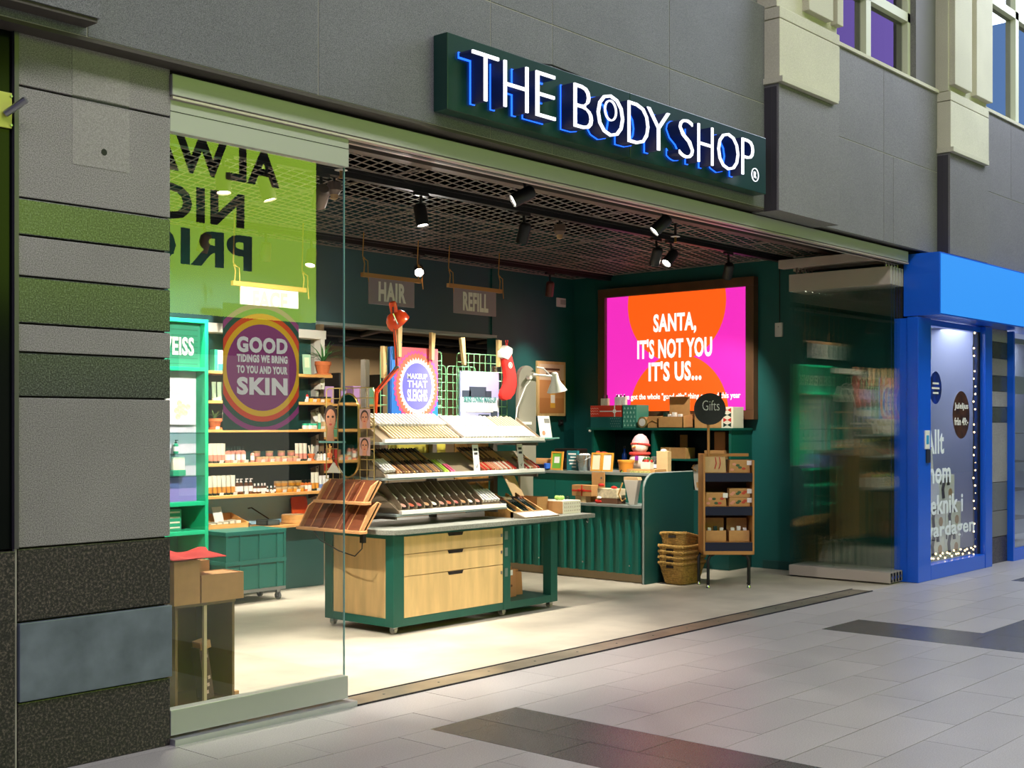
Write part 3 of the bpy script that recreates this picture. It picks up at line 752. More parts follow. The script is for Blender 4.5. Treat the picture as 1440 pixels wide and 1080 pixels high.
# ------------------------------------------------------------------ product shelving on the rear wall
green_c = M('cabinet_green', '#12b07c', .4)
green_dk = M('cabinet_green_panel', '#2a7d62', .5)
lilac = M('panel_lilac', '#c3c2cf', .6)
violet = M('panel_violet', '#8d80c6', .6)
metal_w = M('shelf_frame_white', '#d8d3c8', .5)
upr = M('shelf_upright_grey', '#b9b3a8', .5, .2)
SZ = (.64, .95, 1.245, 1.555, 1.82, 2.09)
SN = ('lowest shelf', 'second shelf', 'third shelf', 'fourth shelf', 'fifth shelf', 'top shelf')
def shelf_unit(x0, x1, label):
    t = thing('shelving_unit', label, 'shelves', (0, 0, 0))
    for x in (x0+.02, x1-.05):
        bx('upright', upr, t, x, x+.035, 4.36, 4.448, 0, 2.53)
        for k in range(12): MB().cyl((x+.017, 4.358, .75+k*.14), (x+.017, 4.3605, .75+k*.14), .009, n=8).build('upright_hole', black, t)
    bx('top_beam', metal_w, t, x0, x1, 4.26, 4.448, 2.45, 2.535, bevel=.004)
    bx('front_frame', metal_w, t, x1-.07, x1-.02, 4.26, 4.36, 1.95, 2.45)
    for i, z in enumerate(SZ):
        s = bx('shelf_board', wood_shelf, t, x0+.02, x1-.02 if i else x1+.05, 4.14, 4.44, z-.028, z, bevel=.003)
        for x in (x0+.06, x1-.10): MB().prism([(4.18, z-.028), (4.42, z-.028), (4.42, z-.09)], x, x+.012, 'x').build('shelf_bracket', black, s)
    bx('back_panel', teal_d, t, x0, x1, 4.44, 4.448, .95, 2.45)
    bx('back_panel', M('panel_blue_glow', '#a6d2e8', .6), t, x0, x1, 4.44, 4.448, .62, .95)  # the lit glow in the lowest bay is put into this colour
    bx('base_panel', teal_d, t, x0, x1, 4.30, 4.448, 0, .60)
    return t
shelf_unit(3.02, 4.60, 'pine product shelves with white frame behind the glass panel')
shelf_unit(.30, 1.88, 'pine product shelves far left behind the stone pillar')
# green feature cabinet
gc = thing('green_cabinet', 'bright green display cabinet with lilac back panel and glass shelves', 'cabinet', (1.98, 3.98, 0))
for x in (0, .995): bx('side_panel', green_c, gc, x, x+.035, 0, .46, 0, 2.53, bevel=.003)
for z, nm in ((2.495, 'top_panel'), (2.07, 'shelf_board'), (.885, 'shelf_board'), (.63, 'shelf_board'), (.33, 'shelf_board'), (.0, 'base_panel')):
    bx(nm, green_c, gc, .035, .995, 0, .46, z, z+.035, bevel=.003)
bx('header_panel', green_dk, gc, .035, .995, .08, .1, 2.105, 2.495)
text('EDELWEISS', paper, gc, (.60, .078, 2.29), .66, .16, bold=.03, depth=.006)
for k in range(7): bx('header_stripe', M('stripe_green', '#1f6a52', .5), gc, .06, .97, .0785, .08, 2.13+k*.05, 2.14+k*.05)
bx('back_panel', lilac, gc, .035, .995, .14, .16, .92, 2.07); bx('back_panel_low', violet, gc, .035, .995, .132, .14, .92, 1.14)
bx('back_panel', green_dk, gc, .035, .995, .42, .44, .03, .88)
text('STRONGER', paper, gc, (.52, .137, 1.965), .52, .055, bold=.03); text('TOGETHER', paper, gc, (.50, .137, 1.87), .50, .055, bold=.03)
bx('flower_card', M('flower_card', '#e3dfe6', .6), gc, .66, .96, .10, .11, 1.60, 1.86)
fl_m = M('edelweiss_cream', '#e6d8b4', .7, noise=.3, nscale=30)
for k in range(9):
    a = k*2.4; r = .012+.008*k
    disc('printed_flower', fl_m, gc, (.81+r*math.cos(a), .098-.0004*k, 1.73+r*math.sin(a)), .026, t=.002, n=10)
gshelf = glassmat('shelf_glass', (.55, .75, .75), 1.5, 1.6)
for z in (1.52, 1.335, 1.14): bx('glass_shelf', gshelf, gc, .04, .99, .0, .14, z, z+.010)

# ---- small products: prototypes with their parts, then copies
def jar(body, lid, r=.036, h=.05, band=None):
    t = bpy.data.objects.new('cream_jar', None); COL.objects.link(t)
    MB().lathe([(r*.9, 0), (r, .006), (r, h*.62), (r*.92, h*.66)], 12).build('jar_body', body, t, True)
    MB().lathe([(r*1.02, h*.64), (r*1.02, h*.97), (r*.94, h)], 12).build('lid', lid, t, True)
    return t
def bottle(body, cap, r=.022, h=.12, pump=False):
    t = bpy.data.objects.new('bottle', None); COL.objects.link(t)
    MB().lathe([(r*.9, 0), (r, .006), (r, h*.66), (r*.45, h*.74), (r*.4, h*.78)], 12).build('bottle_body', body, t, True)
    if pump:
        MB().lathe([(r*.5, h*.76), (r*.5, h*.84), (r*.2, h*.85), (r*.2, h*.95)], 10).build('pump', cap, t, True)
        MB().box(-.006, .02, -.006, .006, h*.94, h).build('nozzle', cap, t)
    else: MB().lathe([(r*.52, h*.76), (r*.52, h*.98), (r*.4, h)], 10).build('cap', cap, t, True)
    MB().lathe([(r*1.01, h*.18), (r*1.01, h*.52)], 12).build('label_band', paper, t, True)
    return t
def tube(upper, lower, cap, w=.05, h=.18):
    t = bpy.data.objects.new('cosmetic_tube', None); COL.objects.link(t)
    def sect(z): f = (z-.02)/(h-.02); return w*.40*(1-f)+w*.5*f, w*.40*(1-f)+.003*f
    def loft(z0, z1, n=14):
        m = MB(); vs = []
        for z in (z0, (z0+z1)/2, z1):
            a, b = sect(z)
            for k in range(n): q = 2*PI*k/n; vs.append((a*math.cos(q), b*math.sin(q), z))
        fs = [(i*n+k, i*n+(k+1) % n, (i+1)*n+(k+1) % n, (i+1)*n+k) for i in range(2) for k in range(n)]
        fs += [tuple(range(n-1, -1, -1)), tuple(range(2*n, 3*n))]
        return m.add(vs, fs)
    MB().lathe([(w*.36, 0), (w*.38, .004), (w*.38, .022)], 12).build('cap', cap, t, True)
    loft(.02, h*.42).build('tube_base', lower, t, True); loft(h*.42, h).build('tube_body', upper, t, True)
    return t
terra = M('terracotta', '#c46a35', .8, noise=.08, nscale=10)
def pot(r=.07, h=.12, nm='terracotta_pot'):
    t = bpy.data.objects.new(nm, None); COL.objects.link(t)
    MB().lathe([(r*1.0, 0), (r*1.08, .006), (r*1.05, .016), (r*.7, .016), (r*.72, .02), (r*.95, h*.74)], 18).build('pot', terra, t, True)
    MB().lathe([(r*1.02, h*.72), (r*1.06, h*.74), (r*1.06, h), (r*.94, h), (r*.9, h*.86)], 18).build('rim', terra, t, True)
    MB().lathe([(r*.9, h*.88), (r*.85, h*.885)], 14).build('soil', M('soil', '#3a2a1c', .95), t)
    return t
FIRST = set()
def place(proto, x, y, z, label, cat, group, rz=0.0, s=1.0, rot=None):
    if proto.as_pointer() in FIRST:
        o = dup(proto, (x, y, z), None)
    else:
        FIRST.add(proto.as_pointer()); o = proto; o.location = (x, y, z)
    o.rotation_euler = rot if rot else (0, 0, rz); o.scale = (s, s, s)
    tag(o, label, cat, group); return o
def SXp(px, y=4.22): return 3.15+(px-290)*.0084+(y-4.2)*.96
cream = M('cream_plastic', '#ece5cf', .45); pinkp = M('pink_plastic', '#e59a86', .4); amber = M('amber_plastic', '#d8922a', .35)
greenp = M('green_plastic', '#2f9c78', .4); darkcap = M('dark_green_cap', '#12332c', .4); brownb = M('brown_glass', '#5a3418', .15)
sage = M('sage_plastic', '#9cb89a', .45); bluec = M('blue_plastic', '#7c95d0', .4); gold = M('gold_lid', '#c9ab7a', .3, .4); orangeb = M('orange_bottle', '#d3702c', .3)
whitep = M('white_gloss', '#f2efe8', .35); blackcap = M('black_cap', '#17130f', .35); redp = M('red_plastic', '#c9281f', .4)
tb_pink = tube(cream, pinkp, darkcap); tb_yel = tube(cream, amber, darkcap); tb_gr = tube(cream, greenp, greenp); tb_blue = tube(whitep, bluec, bluec, .042, .145)
tb_sage = tube(sage, sage, cream, .05, .17)
bt_pink = bottle(pinkp, darkcap, .024, .15, True); bt_brown = bottle(brownb, whitep, .022, .145, True); bt_small = bottle(brownb, whitep, .017, .095)
bt_amber = bottle(orangeb, blackcap, .022, .11); bt_white = bottle(whitep, blackcap, .016, .09); bt_red = bottle(redp, blackcap, .014, .10); bt_green = bottle(greenp, darkcap, .022, .12, True)
jr_pink = jar(pinkp, gold); jr_am = jar(amber, gold); jr_ambk = jar(amber, blackcap, .034, .055); jr_green = jar(cream, greenp, .032, .055)
G = 'beauty products on the pine shelves'
def fill(x0, which):
    """one shelf unit's stock; x0 shifts the whole unit"""
    full = which == 0
    U = '' if full else ' behind the pillar'
    def P(proto, px, y, si, what, cat, rz=None, s=1.0, dz=0.0):
        place(proto, SXp(px, y)+x0, y, SZ[si]+.0006+dz, '%s on the %s%s' % (what, SN[si], U), cat, G, random.uniform(-.25, .25) if rz is None else rz, s)
    for px in (293.5, 299, 304.5, 310): P(tb_pink, px, 4.22, 2, 'cream and pink tube at the end', 'tube', 0)
    for px in (296, 302, 308): P(tb_pink, px-4, 4.32, 2, 'cream and pink tube in the back row', 'tube', 0)
    for px in (316, 322, 330, 337): P(bt_pink, px, 4.21, 2, 'pink pump bottle', 'bottle')
    for px in (319, 327, 334): P(bt_pink, px-4, 4.32, 2, 'pink pump bottle in the back row', 'bottle')
    P(bt_pink, 350, 4.19, 2, 'short pink pump bottle before the jars', 'bottle', None, .8)
    for k, px in enumerate((359, 367, 376, 385, 394, 402, 410)): P(jr_pink, px, 4.20, 2, 'pink jar with gold lid in the lower layer', 'jar')
    for px in (353, 371, 388, 402): P(jr_pink, px, 4.30, 2, 'pink jar with gold lid in the raised layer', 'jar', None, 1, .052)
    for px in (353, 371, 388, 402): P(jr_pink, px, 4.30, 2, 'pink jar with gold lid supporting another', 'jar')
    for px in (412, 418, 424): P(tb_pink, px, 4.24, 2, 'cream and pink tube beside the jars', 'tube', 0, .95)
    for px in (444, 449, 454): P(bt_white, px, 4.21, 2, 'tiny white dropper bottle', 'bottle')
    for px in (293, 299, 305, 311, 317, 323): P(tb_yel, px, 4.22, 1, 'cream and yellow tube at the end', 'tube', 0)
    for px in (294, 301, 308, 315): P(tb_yel, px, 4.32, 1, 'cream and yellow tube in the back row', 'tube', 0)
    for px in (329, 334, 341, 347): P(bt_brown, px, 4.21, 1, 'brown glass pump bottle', 'bottle')
    for px in (353, 358, 363, 367): P(bt_small, px, 4.20, 1, 'small brown glass bottle', 'bottle')
    for px in (371, 376, 381): P(bt_small, px, 4.19, 1, 'smallest brown glass bottle', 'bottle', None, .7)
    for px in (386, 394, 402, 410, 419): P(jr_am, px, 4.20, 1, 'amber jar with gold lid in the lower layer', 'jar')
    for px in (383, 392, 403, 413): P(jr_am, px, 4.30, 1, 'amber jar with gold lid supporting another', 'jar'); P(jr_am, px, 4.30, 1, 'amber jar with gold lid in the raised layer', 'jar', None, 1, .052)
    for px in (421, 426, 431): P(bt_amber, px, 4.21, 1, 'orange bottle with black cap', 'bottle')
    for px in (436, 442): P(tb_yel, px, 4.22, 1, 'tall cream and yellow tube beside the blue ones', 'tube', 0, 1.0)
    for px in (448, 453, 458): P(tb_blue, px, 4.21, 1, 'white and blue tube', 'tube', 0)
    for px in (298, 305, 312): P(tb_sage, px, 4.22, 4, 'sage green tube', 'tube', 0)
    P(bt_red, 428, 4.20, 4, 'little red bottle', 'bottle')
    for px in (435, 443, 451, 459): P(jr_ambk, px, 4.20, 4, 'amber jar with black lid', 'jar')
    for px in (439, 447): P(jr_ambk, px, 4.29, 4, 'amber jar with black lid at the back', 'jar', None, 1, .0)
    for px in (312, 317): P(tb_gr, px, 4.22, 3, 'cream tube with green base beside the pot', 'tube', 0)
    P(tb_gr, 446, 4.20, 3, 'cream tube with green base beside a carton', 'tube', 0, .85)
    for px in (425, 432, 438): P(jr_green, px, 4.20, 3, 'cream jar with green lid', 'jar')
    P(jr_green, 427, 4.29, 3, 'cream jar with green lid at the back', 'jar'); 
    tagm = MB().box(-.022, .022, -.001, .001, 0, .028, Matrix.Rotation(.3, 4, 'X')).mesh('price_tag', paper)
    for si in (1, 2, 3, 4):
        for px in ((310, 328, 343, 366, 379, 396, 416, 432, 446, 458) if si < 3 else (305, 428, 440, 452)):
            o = put('price_tag', tagm, None, (SXp(px, 4.15)+x0, 4.152, SZ[si]+.001))
            tag(o, 'small white price card on the edge of the %s%s' % (SN[si], U), 'price card', 'price cards on the shelf edges')
fill(0, 0); fill(-2.70, 1)
# plants in pots
def blades(n, L_, w, mat_, spread, seed):
    rnd = random.Random(seed); out = []
    for i in range(n):
        a = 2*PI*i/n+rnd.uniform(-.3, .3); l = L_*rnd.uniform(.65, 1.1); tl = spread*rnd.uniform(.4, 1.1)
        pts = []
        for k in range(5):
            f = k/4; r = l*f*math.sin(tl*(.5+.6*f)); z = l*f*math.cos(tl*(.4+.7*f))
            pts.append((math.cos(a)*r, math.sin(a)*r, z))
        vs = []
        for k, p in enumerate(pts):
            ww = w*(1-.92*(k/4)**1.3); nx, ny = -math.sin(a)*ww, math.cos(a)*ww
            vs += [(p[0]+nx, p[1]+ny, p[2]), (p[0]-nx, p[1]-ny, p[2]), (p[0]-math.cos(a)*ww*.4, p[1]-math.sin(a)*ww*.4, p[2]-ww*.5)]
        fs = []
        for k in range(4):
            b = k*3
            for u, v in ((0, 1), (1, 2), (2, 0)): fs.append((b+u, b+v, b+3+v, b+3+u))
        fs += [(12, 13, 14), (2, 1, 0)]
        out.append(MB().add(vs, fs).mesh('leaf', mat_, True))
    return out
leafm = M('aloe_green', '#3f7d3c', .45, noise=.2, nscale=12); leafm2 = M('succulent_green', '#5d7f4a', .5)
_pp = []
p1 = place(pot(.078, .135), SXp(452, 4.24), 4.25, SZ[5]+.0006, 'terracotta pot with a spiky green aloe on the top shelf', 'potted plant', None)
p1.name = 'potted_aloe'
for me in blades(20, .30, .011, leafm, 1.25, 3): put('leaf', me, p1, (0, 0, .12))
p2 = place(pot(.062, .10), SXp(299, 4.22), 4.22, SZ[3]+.0006, 'terracotta pot with a small succulent on the fourth shelf', 'potted plant', None); p2.name = 'potted_succulent'
for me in blades(14, .10, .012, leafm2, 1.0, 5): put('leaf', me, p2, (0, 0, .09))
def potof(px, si, lab, stems, mat_):
    p = place(pot(.034, .07), SXp(px, 4.20), 4.20, SZ[si]+.0006, lab, 'pot', None); p.name = 'tool_pot'
    for k in range(stems):
        a = k*2.1
        MB().cyl((.010*math.cos(a), .010*math.sin(a), .05), (.026*math.cos(a), .026*math.sin(a), .14+.01*(k % 3)), .006, .008, 8).build('stick', mat_, p)
potof(434, 2, 'tiny terracotta pot holding cream tubes on the third shelf', 5, cream)
potof(461, 2, 'tiny terracotta pot holding wooden sticks on the third shelf', 5, wood_shelf)
# boxes and trays on the shelves
gx = thing('gift_book', 'green box with a white label at the left of the top shelf', 'box', (SXp(298, 4.25), 4.25, SZ[5]))
bx('spine', greenp, gx, 0, .035, 0, .08, 0, .2); bx('cover', whitep, gx, .035, .17, .0, .08, .005, .195); bx('cover_band', greenp, gx, .037, .168, -.002, 0, .005, .07)
gx2 = thing('botanical_card', 'pale green botanical card standing beside the aloe', 'card', (SXp(424, 4.22), 4.24, SZ[5]))
MB().box(0, .10, 0, .006, 0, .20, Matrix.Rotation(-.08, 4, 'X')).build('card', M('mint_card', '#a6cfae', .6), gx2)
MB().box(.02, .08, -.002, 0, .07, .17, Matrix.Rotation(-.08, 4, 'X')).build('printed_leaf', M('leaf_print', '#dfe6c4', .6), gx2)
ct = thing('display_carton', 'tan display carton with an angled lid on the fourth shelf', 'carton', (SXp(451, 4.2), 4.17, SZ[3]))
bx('box', kraft_l, ct, 0, .12, 0, .14, 0, .075); MB().box(0, .12, 0, .004, 0, .12, Matrix.Translation((0, .14, .075)) @ Matrix.Rotation(-.7, 4, 'X')).build('lid', whitep, ct)
def tray(name, label, x, y, w_, d_, h0, h1, mt, rz=0.0, z=SZ[0]):
    t = thing(name, label, 'tray', (x, y, z+.0006), rz)
    bx('tray_bottom', mt, t, 0, w_, 0, d_, 0, .008)
    bx('tray_front', mt, t, 0, w_, 0, .01, 0, h0); bx('tray_back', mt, t, 0, w_, d_-.01, d_, 0, h1)
    for xx in (0, w_-.01): MB().prism([(0, 0), (d_, 0), (d_, h1), (0, h0)], xx, xx+.01, 'x').build('tray_side', mt, t)
    return t
tw = tray('wooden_tray', 'pale wooden sloping tray with a white card on the lowest shelf', SXp(296, 4.1), 4.13, .46, .28, .05, .13, wood_shelf)
MB().box(.18, .28, 0, .004, .03, .21, Matrix.Translation((0, .12, 0)) @ Matrix.Rotation(-.35, 4, 'X')).build('card', paper, tw)
for k in range(5): bx('sachet', cream, tw, .08+k*.07, .13+k*.07, .06, .2, .02, .055+.004*k)
tk = tray('slate_tray', 'dark grey tray with a bent black scoop on the lowest shelf', SXp(372, 4.16), 4.17, .15, .17, .05, .05, M('slate_grey', '#46504c', .6))
MB().tube([(-.16, .08, .17), (-.12, .08, .175), (.08, .08, .06)], .006, 6).build('scoop_handle', black, tk)
wl2 = thing('wooden_drum', 'round wooden drum box on the lowest shelf', 'box', (SXp(410, 4.25), 4.28, SZ[0]+.0006))
MB().lathe([(.115, 0), (.12, .006), (.12, .075), (.112, .085)], 24).build('drum', wood_shelf, wl2, True); MB().lathe([(.11, .0853), (.06, .088)], 24).build('lid', M('drum_lid', '#d9c39a', .6), wl2)
orange_m = M('orange_leather', '#d24f16', .4)
ot = thing('orange_case', 'open orange case propped up on the lowest shelf', 'case', (SXp(420, 4.2), 4.20, SZ[0]+.0006), .1)
bx('base', orange_m, ot, 0, .21, -.06, .12, 0, .045, bevel=.008)
MB().prism(rrect(.21, .20, .03), 0, .02, 'y', Matrix.Translation((.105, .13, .15)) @ Matrix.Rotation(-.15, 4, 'X')).build('open_lid', orange_m, ot)
# items on the glass shelves of the green cabinet
place(bt_green, 2.72, 4.05, 1.3455, 'little green dropper bottle on a glass shelf of the green cabinet', 'bottle', 'products in the green cabinet')
sc = thing('refill_pouch', 'cream and green refill pouch on a glass shelf of the green cabinet', 'pouch', (2.74, 4.05, 1.1505))
bx('pouch_top', cream, sc, -.06, .06, -.02, .02, .05, .165, bevel=.008); bx('pouch_base', greenp, sc, -.065, .065, -.03, .03, 0, .052, bevel=.008)
gb = thing('green_gift_box', 'green patterned gift box in the lower cabinet compartment', 'box', (2.62, 4.10, .666))
bx('box', greenp, gb, 0, .19, 0, .12, 0, .19, bevel=.003)
for k in range(4): bx('printed_band', cream, gb, .015, .175, -.001, 0, .02+k*.045, .035+k*.045)
# green plastic totes on a dolly
tote_m = M('tote_green', '#0f5a4e', .4)
def tote(z, lab):
    t = thing('plastic_tote', lab, 'tote', (3.03, 3.75, z), 0, 'stacked green totes')
    bx('body', tote_m, t, .012, .648, .012, .358, 0, .235); bx('rim', tote_m, t, -.004, .664, -.004, .374, .225, .262, bevel=.004)
    for x in (.15, .36, .56): bx('rib', tote_m, t, x, x+.018, -.003, .02, .0, .24)
    for x in (0.002, .642): bx('corner_post', tote_m, t, x, x+.018, -.002, .03, 0, .24)
tote(.125, 'lower dark green plastic tote resting on the wheeled dolly'); tote(.389, 'upper dark green plastic tote stacked under the lowest shelf')
dl = thing('tote_dolly', 'low metal dolly with castors under the green totes', 'dolly', (3.03, 3.75, 0))
bx('frame', steel, dl, 0, .66, 0, .37, .095, .124)
for cx, cy in ((.05, .05), (.61, .05), (.05, .32), (.61, .32)):
    w_ = MB().cyl((cx-.012, cy, .035), (cx+.012, cy, .035), .035, n=14).build('castor_wheel', M('castor_grey', '#4b4b4b', .5), dl, True)
    bx('castor_fork', steel, w_, cx-.02, cx+.02, cy-.012, cy+.012, .03, .096)
# ------------------------------------------------------------------ hanging signs
rope_m = M('jute_rope', '#b98d4e', .9); plum = M('sign_plum_grey', '#9a8993', .6); letter_m = M('sign_letter_cream', '#f3ece4', .6); dowel_m = M('oak_dowel', '#b9854b', .55)
def hang_sign(word, x0, x1, z0, z1, label, yy=3.5, tail=.07, board=None):
    t = thing('hanging_sign', label, 'sign', (0, yy, 0), 0, 'hanging department signs')
    bx('board', board or plum, t, x0, x1, -.008, .008, z0, z1, bevel=.005)
    MB().box(x0-.085, x1+.085, -.018, .018, z1-.005, z1+.035).build('wood_rail', dowel_m, t)
    text(word, (letter_m if not board else M('face_letter', '#a8a59a', .6)), t, ((x0+x1)/2, -.0095, (z0+z1)/2), (x1-x0)*.60, (z1-z0)*.74, bold=.04, depth=.004)
    for x in (x0-.06, x1+.06):
        MB().tube([(x, -.0, z1+.03), (x+.01, 0, z1+.12), (x-.005, .01, z1+.2), (x, 0, CZ)], .006, 6).build('rope', rope_m, t)
        MB().tube([(x+.004, 0, z1+.17), (x+.05, .0, z1+.15), (x+.055, .0, z1+.02), (x+.065, 0, z1-.06)], .005, 6).build('rope_tail', rope_m, t)
        MB().ball((x, 0, z1+.17), .013, 8).build('knot', rope_m, t)
hang_sign('FACE', 3.0, 3.63, 2.58, 2.80, 'bright hanging sign reading FACE behind the glass panel', board=M('sign_glare_white', '#d8dbd4', .5))  # glare washing out this board and its letters is put into their colours
hang_sign('HAIR', 4.48, 5.08, 2.75, 3.005, 'plum hanging sign reading HAIR on ropes and a wooden rail')
hang_sign('REFILL', 5.642, 6.28, 2.74, 3.00, 'plum hanging sign reading REFILL on ropes and a wooden rail')
# ------------------------------------------------------------------ clipped discs for prints
def clip_poly(poly, rect):
    x0, x1, z0, z1 = rect
    for ax, lim, sgn in ((0, x0, 1), (0, x1, -1), (1, z0, 1), (1, z1, -1)):
        out = []
        for i in range(len(poly)):
            a, b = poly[i-1], poly[i]; da = (a[ax]-lim)*sgn; db = (b[ax]-lim)*sgn
            if da >= 0: out.append(a) if False else None
            if (da >= 0) != (db >= 0):
                f = da/(da-db); out.append((a[0]+(b[0]-a[0])*f, a[1]+(b[1]-a[1])*f))
            if db >= 0: out.append(b)
        poly = out
        if not poly: break
    return poly
def circ(cx, cz, r, n=48, rx=1.0): return [(cx+r*rx*math.cos(2*PI*i/n), cz+r*math.sin(2*PI*i/n)) for i in range(n)]
# window poster on the inside of the glass panel
wp = thing('window_poster', 'colourful ringed window poster with GOOD TIDINGS slogan on the glass', 'poster', (0, .040, 0))
rect = (.345, .845, 1.57, 2.238); cx, cz = .597, 1.905
bx('sheet', M('poster_teal', '#0f4a47', .5), wp, rect[0], rect[1], 0, .003, rect[2], rect[3])
for k, (r, c) in enumerate(((.345, '#9b2f83'), (.318, '#0f4a47'), (.290, '#df3a1c'), (.262, '#e4ad1c'), (.232, '#8c2277'))):
    MB().prism(clip_poly(circ(cx, cz, r), rect), -.0004*(k+1), 0, 'y').build('printed_ring' if k < 4 else 'printed_disc', M('poster_ring_%d' % k, c, .5), wp)
pgrey = M('poster_lettering', '#cfc8cc', .6)
for s, z, w_, h in (('GOOD', 2.025, .335, .085), ('TIDINGS WE BRING', 1.952, .335, .042), ('TO YOU AND YOUR', 1.893, .335, .042), ('SKIN', 1.805, .335, .095)):
    text(s, pgrey, wp, (cx, -.0035, z), w_, h, bold=.05, depth=.002)
# ------------------------------------------------------------------ framed light box poster on the side wall
sb = thing('lit_poster', 'large walnut framed light box reading SANTA ITS NOT YOU ITS US', 'poster', (8.70, 0, 0))
Y0, Y1, Z0, Z1 = 1.815, 4.0, 1.655, 3.255
fw = .105
bx('frame_rail', wood_frame, sb, 0, .10, Y0, Y1, Z1-fw, Z1, bevel=.004); bx('frame_rail', wood_frame, sb, 0, .10, Y0, Y1, Z0, Z0+fw, bevel=.004)
bx('frame_stile', wood_frame, sb, 0, .10, Y0, Y0+fw, Z0+fw, Z1-fw, bevel=.004); bx('frame_stile', wood_frame, sb, 0, .10, Y1-fw, Y1, Z0+fw, Z1-fw, bevel=.004)
R = (Y0+fw, Y1-fw, Z0+fw, Z1-fw)
bx('lit_sheet', emis('poster_magenta_lit', '#e62bb4', 1.15), sb, .05, .06, R[0], R[1], R[2], R[3])
om = emis('poster_orange_lit', '#ff5a14', 1.15)
for k, (yy, zz) in enumerate(((2.89, 3.03), (2.86, 1.735))):
    MB().prism(clip_poly(circ(yy, zz, .69, 64), R), .0485-.0005*k, .05, 'x').build('printed_disc', om, sb)
wl_ = emis('poster_white_lit', '#fff6ea', 1.3)
for s, yc, z, w_, h in (('SANTA,', 2.90, 2.785, .60, .25), ("IT'S NOT YOU", 2.91, 2.50, 1.05, .235), ("IT'S US...", 2.90, 2.23, .74, .235)):
    text(s, wl_, sb, (.044, yc, z), w_, h, FACE_LEFT, .03, .004)
text('We\'ve got the whole "good gifts" thing covered this year', wl_, sb, (.044, 2.88, 1.925), 1.74, .09, FACE_LEFT, .012, .004)
bx('backing_box', black, sb, .06, .10, R[0]-.02, R[1]+.02, R[2]-.02, R[3]+.02)
# wall fittings
wb = thing('wall_sensor', 'small white alarm box on the side wall by the folded glass', 'sensor', (8.77, 1.50, 2.57)); bx('case', white, wb, 0, .03, 0, .09, 0, .155, bevel=.006); MB().cyl((-.002, .045, .11), (0, .045, .11), .006, n=8).build('indicator', M('led_grey', '#8a8a88'), wb)
bx('cable', black, wb, .026, .03, .04, .05, .155, .85)
tm = thing('thermostat', 'small white thermostat high on the rear wall pier', 'thermostat', (8.44, 4.43, 3.06)); bx('case', white, tm, 0, .17, 0, .02, 0, .11, bevel=.004); bx('dial', M('dial_grey', '#b9b7b0', .5), tm, .06, .16, -.004, 0, .03, .09)
# framed product poster on the rear pier
fp = thing('framed_poster', 'tilted pale wood framed product poster on the rear wall pier', 'poster', (8.05, 4.4195, 1.705))
bx('frame', wood_pale, fp, 0, .54, 0, .03, 0, .67, bevel=.003); bx('print', M('print_beige', '#e0c7a5', .6), fp, .035, .505, -.002, 0, .035, .635)
bx('print_table', M('print_wood', '#b87b42', .6), fp, .035, .505, -.003, -.002, .035, .22); bx('print_wall', M('print_tan', '#c78d54', .6), fp, .035, .505, -.003, -.002, .22, .44)
bx('print_bottle', M('print_amber', '#e3ad3c', .5), fp, .24, .33, -.005, -.003, .10, .32); bx('print_label', paper, fp, .245, .325, -.006, -.005, .16, .26)
for k, w_ in enumerate((.30, .22)): bx('print_caption', M('caption_brown', '#5a3a22', .6), fp, .27-w_/2, .27+w_/2, -.004, -.002, .56-.05*k, .585-.05*k)
for x in (.15, .46):
    o = thing('wall_socket', 'black %s socket under the framed product poster' % ('wide' if x < .3 else 'narrow'), 'socket', (8.05+x, 4.42, 1.59)); bx('plate', black, o, -.09 if x < .3 else -.03, .09 if x < .3 else .04, 0, .03, 0, .07, bevel=.004); bx('slot', M('slot_grey', '#4a4a4a'), o, -.02, .02, -.002, 0, .025, .045)

# ------------------------------------------------------------------ pedestal by the glass panel
brown_l = M('brown_laminate', '#7d5f35', .18, noise=.12, nscale=4, coat=.4)
pd = thing('crate_pedestal', 'brown crate pedestal standing just inside the glass panel', 'pedestal', (.44, .62, 0))
bx('back_panel', brown_l, pd, 0, .40, .36, .375, 0, .57); bx('side_panel', brown_l, pd, 0, .016, 0, .36, 0, .57); bx('side_panel', brown_l, pd, .384, .40, 0, .36, 0, .57)
bx('top_panel', brown_l, pd, -.005, .405, -.005, .38, .57, .586); bx('bottom_panel', brown_l, pd, 0, .40, 0, .36, 0, .016)
bx('divider', M('edge_birch', '#d4c090', .5), pd, .19, .21, .0, .018, .016, .57); bx('corner_block', kraft, pd, .395, .425, -.01, .03, .0, .05)
fbx = thing('flower_gift_pack', 'tall slim brown patterned gift pack leaning inside the crate', 'gift pack', (.66, .70, .0165))
lm = Matrix.Rotation(.18, 4, 'Y')
MB().box(-.03, .03, -.04, .04, .0, .30, Matrix.Translation((.04, 0, .008)) @ Matrix.Rotation(-.16, 4, 'Y')).build('pack', M('pack_brown', '#5b3d2c', .6), fbx)
for k in range(6): MB().box(-.008, .008, -.042, -.04, .03+k*.042, .05+k*.042, Matrix.Translation((.04+.012*((k % 3)-1), 0, .008)) @ Matrix.Rotation(-.16, 4, 'Y')).build('printed_petal', M('petal', '#d8b7a4', .6), fbx)
MB().box(-.02, .05, -.045, .035, .29, .335, Matrix.Translation((.04, 0, .008)) @ Matrix.Rotation(-.16, 4, 'Y')).build('flap', kraft, fbx)
